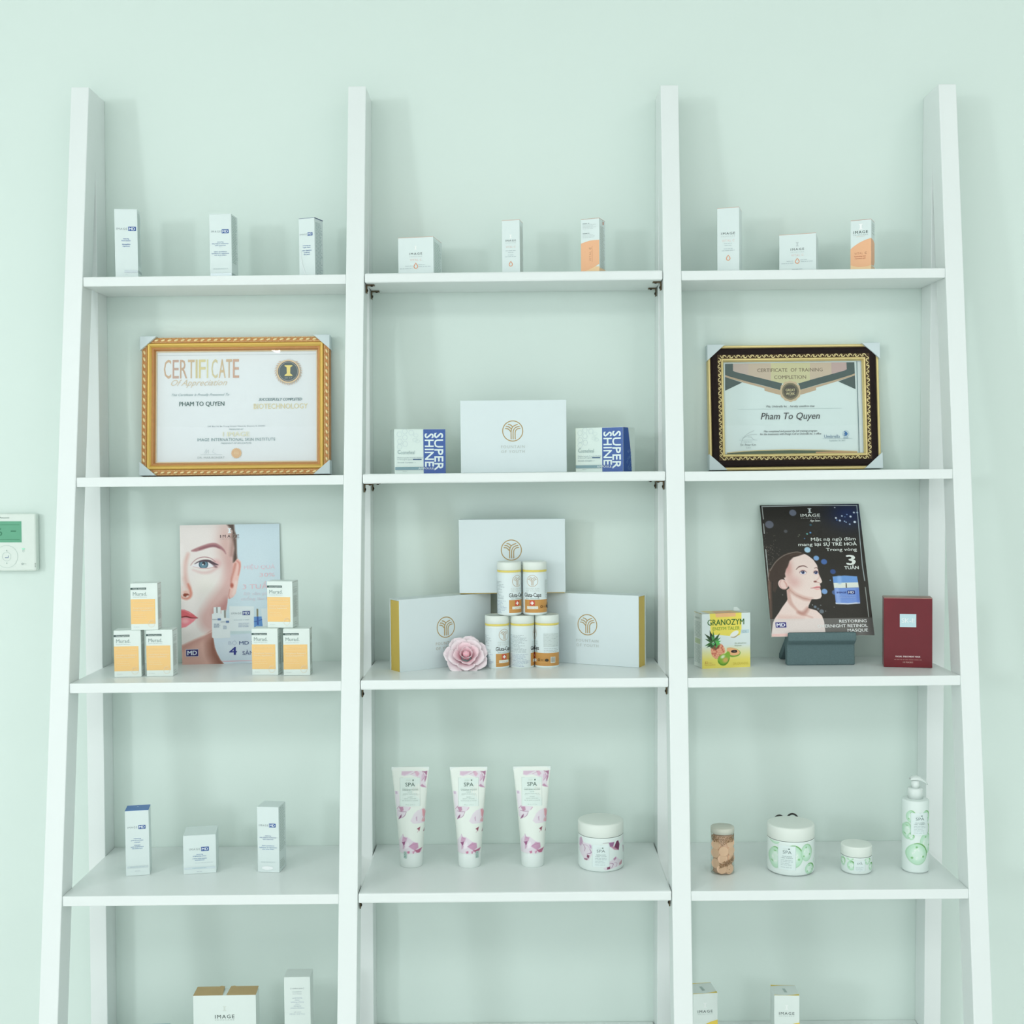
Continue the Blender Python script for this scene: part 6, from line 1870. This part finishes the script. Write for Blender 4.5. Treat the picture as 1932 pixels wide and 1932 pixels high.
def jar(name, label, loc, R, H, zs, group, art, lab):
    """lidded plastic jar: painted body, seam, domed-edge lid"""
    e = thing(name, label, 'jar', loc, 0, group)
    body = dense([(R * 0.72, 0.0), (R * 0.90, 0.0006), (R * 0.985, 0.0030), (R, 0.0070), (R, zs - 0.0012), (R * 0.985, zs - 0.0002)], 0.0007)
    round_grid('jar_body', e, body, art, JARM)
    G().lathe([(R * 0.6, 0.0001), (R * 0.72, 0.0)], 48, cap0=True, cap1=False).build('jar_base', PLASTIC, e, smooth=True)
    G().lathe([(R * 0.95, zs - 0.0004), (R * 0.95, zs + 0.0006)], 48).build('neck', mat('pale_grey_plastic', (206, 220, 216), 0.4), e, smooth=True)  # neck a little greyer than body and lid
    lid = [(R * 0.985, zs + 0.0004), (R * 1.0, zs + 0.0012), (R * 1.0, H - 0.0030), (R * 0.985, H - 0.0012), (R * 0.95, H - 0.0002), (R * 0.90, H), (0.001, H + 0.0003)]
    G().lathe(lid, 64).build('screw_lid', CAPW, e, smooth=True)
    lab(e)
    return e


def art_flowers(cv, front):
    u = 0.03916 / 43.2
    cv.X, cv.Y = cv.X / u, (0.08218 - cv.Y) / u
    for pts, c, soft in [([(-41.61, 32.24), (-37.71, 27.13), (-34.06, 36.5), (-20.68, 36.5), (-19.22, 56.57), (-25.3, 68.73), (-34.06, 68.13), (-41.36, 55.35)], (226, 218, 226), 1.2), ([(-40.15, 30.41), (-37.71, 27.37), (-35.28, 35.89), (-38.93, 45.62), (-41.36, 44.4)], (196, 164, 190), 1.4), ([(-24.33, 38.32), (-20.07, 39.54), (-20.07, 45.62), (-22.51, 44.4)], (190, 160, 190), 1.2), ([(-27.98, 57.79), (-23.72, 59.0), (-25.55, 65.09), (-28.59, 62.65)], (120, 50, 80), 1.0), ([(-33.45, 66.3), (-26.76, 65.09), (-27.98, 68.73), (-32.85, 68.73)], (150, 96, 120), 1.0), ([(12.17, 33.45), (23.11, 33.21), (20.68, 41.97), (14.6, 41.36)], (150, 100, 140), 1.2), ([(21.9, 44.4), (26.76, 33.45), (30.41, 31.63), (33.45, 39.54), (31.63, 51.09), (26.76, 48.05)], (112, 50, 84), 1.0), ([(14.6, 40.75), (21.9, 41.97), (31.63, 50.49), (23.11, 48.05)], (190, 140, 160), 1.4), ([(32.85, 39.54), (38.93, 31.63), (41.97, 26.76), (40.15, 37.1)], (232, 228, 233), 1.2), ([(13.63, 68.73), (18.25, 66.91), (26.76, 61.44), (32.24, 68.73), (38.32, 71.78), (37.71, 79.68), (15.82, 83.33), (5.11, 85.16), (1.22, 81.14), (10.95, 78.47)], (226, 218, 226), 1.2), ([(20.68, 65.09), (25.55, 61.68), (26.76, 65.09), (23.11, 68.73)], (186, 140, 170), 1.2), ([(32.24, 76.03), (38.32, 71.78), (37.71, 79.08), (32.85, 80.29)], (196, 150, 160), 1.0), ([(8.52, 79.68), (14.6, 78.47), (14.6, 83.33), (8.52, 83.94)], (130, 66, 96), 1.0), ([(40.15, 45.62), (41.97, 46.84), (42.82, 57.79), (41.36, 60.22)], (180, 150, 170), 1.0)]:
        cv.poly(pts, c, soft, 0.95, clip=front)
    for pts, w, c in [([(-37.1, 38.32), (-31.63, 45.62), (-32.85, 52.92)], [0.6, 1.0, 0.6], (166, 120, 150)), ([(-23.11, 46.84), (-20.68, 52.92), (-27.98, 56.57)], [0.8, 1.4, 0.8], (150, 100, 140)), ([(-34.06, 40.75), (-27.98, 40.75), (-23.11, 45.62)], [0.5, 0.8, 0.5], (180, 150, 176)), ([(1.22, 33.82), (12.17, 33.45)], [0.4, 0.8], (130, 110, 120)), ([(14.6, 72.38), (20.68, 74.82), (17.03, 82.12)], [0.8, 1.2, 0.6], (150, 100, 140)), ([(23.11, 72.38), (27.98, 74.82), (25.55, 80.9)], [0.5, 0.8, 0.5], (180, 140, 170))]:
        cv.stroke(pts, w, c, 0.8, 0.9, clip=front)


jar('spa_jar', 'round white spa jar with purple flower print beside the tubes', (0.14871, -0.12835, -0.67861), 0.03916, 0.08218, 0.0596, 'white spa jars', art_flowers,
    lambda e: spa_label(e, 0.03916, 0.08218, -18.25, 37.71 , 12.77, 78.71, 0.03916 / 43.2, ('GARDENIA WOODS', 'sugar scrub')))


def art_cuc(cv, front):
    u = 0.03972 / 44.4
    cv.X, cv.Y = cv.X / u, (0.08162 - cv.Y) / u
    lab = np.clip((cv.Y - 27) / 0.6, 0, 1) * front
    for a in [(-35.3, 22.77, 8.2, 9.68, 0.9), (-34.73, 58.07, 8.88, 20.27, 0.8), (-5.12, 52.95, 18.79, 21.41, 0.95), (21.07, 46.46, 11.39, 16.17, 0.3), (27.33, 78.0, 9.68, 10.48, 0.9)]:
        cucumber(cv, a[0], a[1], a[2], a[3], 0.0, lab, a[4], int(a[0] * 3 + 200))
    cv.stroke([(40.99, 59.21), (36.44, 64.91), (42.13, 75.15)], [0.5, 0.9, 0.4], (170, 216, 180), 1.0, 0.8, clip=front)


jar('spa_jar', 'large white spa jar with green cucumber slices, second from the third post', (0.47018, -0.15535, -0.67622), 0.03972, 0.08162, 0.0586, 'white spa jars', art_cuc,
    lambda e: spa_label(e, 0.03972, 0.08162, -30.7, 33.02, -0.6, 78.0, 0.03972 / 44.4, ('CUCUMBER', 'HEEL THERAPY')))


def art_cuc2(cv, front):
    u = 0.0258 / 29.0
    cv.X, cv.Y = cv.X / u, (0.0468 - cv.Y) / u
    lab = np.clip((cv.Y - 21.0) / 0.6, 0, 1) * front
    for a in [(-16.56, 35.2, 6.0, 8.8, 0.9), (-18.12, 21.74, 5.18, 4.35, 0.6), (13.98, 25.88, 6.21, 7.04, 0.6), (21.74, 38.3, 4.97, 7.04, 0.95), (-27.43, 30.02, 2.07, 7.76, 0.3)]:
        cucumber(cv, a[0], a[1], a[2], a[3], 0.0, lab, a[4], int(a[0] * 3 + 200))


jar('spa_jar', 'small low white spa jar with cucumber print next to the pump bottle', (0.57971, -0.16335, -0.6754), 0.0258, 0.0468, 0.0292, 'white spa jars', art_cuc2,
    lambda e: spa_label(e, 0.0258, 0.0468, -11.9, 25.2, 8.8, 44.8, 0.0258 / 29.0, ('CUCUMBER', 'HEEL THERAPY'), True))

# pump bottle
PR = 0.02239
UP_ = PR / 25.1
e = thing('pump_bottle', 'white pump bottle with green cucumber print at the right end of the shelf', 'bottle', (0.68018, -0.16132, -0.67465), 0)


def art_pump(cv, front):
    cv.X, cv.Y = cv.X / UP_, (0.1245 - cv.Y) / UP_
    for a in [(-14.18, 32.09, 7.45, 11.9, 0.5), (13.25, 32.09, 8.07, 11.9, 0.7), (-19.88, 59.52, 6.21, 16.05, 0.2), (-14.7, 69.88, 5.18, 6.42, 0.8), (13.25, 82.3, 12.94, 19.67, 0.3), (-3.83, 101.97, 18.63, 20.7, 0.95)]:
        cucumber(cv, a[0], a[1], a[2], a[3], 0.0, front, a[4], int(a[0] * 3 + 200))
    cv.stroke([(18.43, 45.55), (21.01, 53.83), (18.43, 64.18)], [0.8, 1.6, 1.0], (84, 160, 62), 0.8, 0.9, clip=front)


round_grid('bottle_body', e, dense([(PR * 0.75, 0.0), (PR * 0.92, 0.0005), (PR, 0.0030), (PR, 0.1180), (PR * 0.985, 0.1205), (PR * 0.93, 0.1222), (PR * 0.60, 0.1230), (PR * 0.5, 0.1232)], 0.0008), art_pump, JARM, 220)
G().lathe([(PR * 0.55, 0.1230), (PR * 0.55, 0.1395), (PR * 0.52, 0.1405), (PR * 0.2, 0.1408)], 40).build('collar', PLASTIC, e, smooth=True)
G().lathe([(PR * 0.30, 0.1405), (PR * 0.30, 0.1530)], 32).build('stem', PLASTIC, e, smooth=True)
g = G()
rows = [(-0.0095, 0.1555, 0.0036, 0.0012), (-0.0075, 0.1560, 0.0062, 0.0030), (-0.002, 0.1568, 0.0078, 0.0044), (0.004, 0.1563, 0.0076, 0.0046), (0.010, 0.1538, 0.0064, 0.0040), (0.0160, 0.1500, 0.0048, 0.0030), (0.0205, 0.1462, 0.0034, 0.0018)]
n = 14
vv_ = []
for x, zc, hw, hh in rows:
    for i in range(n):
        a = 2 * math.pi * i / n
        vv_.append((x, hw * math.cos(a), zc + hh * math.sin(a) * (1.0 if math.sin(a) > 0 else 0.75)))
ff = [(j * n + i, j * n + (i + 1) % n, (j + 1) * n + (i + 1) % n, (j + 1) * n + i) for j in range(len(rows) - 1) for i in range(n)]
ff += [tuple(range(n)), tuple(range((len(rows) - 1) * n, len(rows) * n))]
g.add(vv_, ff)
g.build('pump_head', PLASTIC, e, smooth=True)
spa_label(e, PR, 0.1245, -14.7, 24.33, 16.4, 66.05, UP_, ('CUCUMBER', 'HEEL THERAPY'))

# ================================================================ clear tub of tablets
VR, VH = 0.0195, 0.0785
e = thing('tablet_tub', 'small clear tub of beige tablets and brown granules beside the third post', 'tub', (0.35255, -0.16503, -0.67709), 0)
TUB = glass_mat('clear_tub_plastic', (248, 248, 244), 0.05, 0.1)
G().lathe([(VR * 0.93, 0.0), (VR, 0.0012), (VR, VH - 0.0105)], 48, cap1=False).build('tub_wall', TUB, e, smooth=True)
G().lathe([(VR * 0.9, VH - 0.0100), (VR * 1.01, VH - 0.0098), (VR * 1.01, VH - 0.0008), (VR * 0.97, VH), (0.001, VH - 0.0004)], 48).build('lid', mat('frosted_grey_lid', (208, 210, 196), 0.4, 0.4), e, smooth=True)
TABM = mat('beige_tablet', (240, 202, 172), 0.6, 0.3, vary=0.05, scale=90.0)
g = G().lathe([(0.0078, -0.0020), (0.0086, -0.0012), (0.0086, 0.0012), (0.0078, 0.0020)], 20)
tab_me = g.mesh('tablet')
tab_me.materials.append(TABM)
tabs = [(-0.004, -0.0155, 0.0105, 0.1), (0.0085, -0.0125, 0.0095, -0.5), (-0.0125, -0.0105, 0.0185, 0.8), (-0.0025, -0.0158, 0.0275, 0.0), (-0.0132, -0.0092, 0.036, 0.9), (-0.0010, -0.0160, 0.0405, 0.05),
        (0.0118, -0.0105, 0.0400, -0.8), (-0.0125, -0.0100, 0.0505, 0.8), (0.0110, -0.0112, 0.0535, -0.7), (0.0125, -0.0095, 0.0270, -0.9), (0.0, -0.002, 0.012, 0.2), (0.002, 0.006, 0.030, 0.3), (-0.003, 0.005, 0.048, 0.1)]
for x, y, z, a in tabs:
    o = bpy.data.objects.new('tablet', tab_me)
    COL.objects.link(o)
    o.parent = e
    rr = math.hypot(x, y)
    k = min(1.0, (VR - 0.0028) / max(rr, 1e-6))
    o.location = (x * k, y * k, z)
    o.rotation_euler = (math.radians(88), 0, -a * 0.9)
r = random.Random(9)
g = G()
for i in range(900):
    q = VR - 0.0007
    if i < 420:
        a = r.uniform(-1.5, 1.5)
        z = r.uniform(0.0555 - 0.006 * max(0.0, 1 - 2.2 * abs(a + 0.2)), 0.0662)
    elif i < 760:
        a = r.uniform(-0.45, 1.5)
        z = 0.0185 + 0.0065 * a + r.uniform(-0.0040, 0.0052)
    else:
        a, z = r.uniform(-1.5, 1.5), r.uniform(0.003, 0.0655)
        q = VR - 0.0022
    s_ = r.uniform(0.0004, 0.0008)
    g.ball((q * math.sin(a), -q * math.cos(a), z), s_, s_ * 0.6, s_ * 0.8, 4, 3)
o = g.build('granules', mat('brown_granules', (158, 120, 80), 0.7, 0.3, vary=0.6, scale=700.0), e)
tag(o, kind='stuff')
G().lathe([(VR * 0.82, 0.0022), (VR * 0.82, 0.0655)], 32).build('packed_filling', mat('pinkish_filling', (236, 200, 176), 0.8, 0.2, vary=0.14, scale=160.0), e, smooth=True)

# ================================================================ dark arched ornament behind the large jar
e = thing('double_arched_ornament', 'small black double arched item almost hidden behind the large cucumber jar', 'ornament', (0.4800, -0.0700, -0.6762), 0)
BLK = mat('black_lacquer', (34, 32, 30), 0.35, 0.5)
for cx_, R_, dz in ((-0.0105, 0.0105, 0.0), (0.0125, 0.0118, 0.0008)):
    g = G()
    path = [(cx_ + R_ * math.cos(t), 0, 0.0545 + dz + R_ * 1.35 * math.sin(t)) for t in np.linspace(-2.4, 5.4 - 1.6, 26)]
    g.tube(path, 0.0016, 8)
    g.build('loop', BLK, e, smooth=True)
G().tube([(0, 0, 0.0), (0.0005, 0, 0.03), (0.001, 0, 0.056)], [0.006, 0.0025, 0.0022], 10).build('stalk', BLK, e, smooth=True)
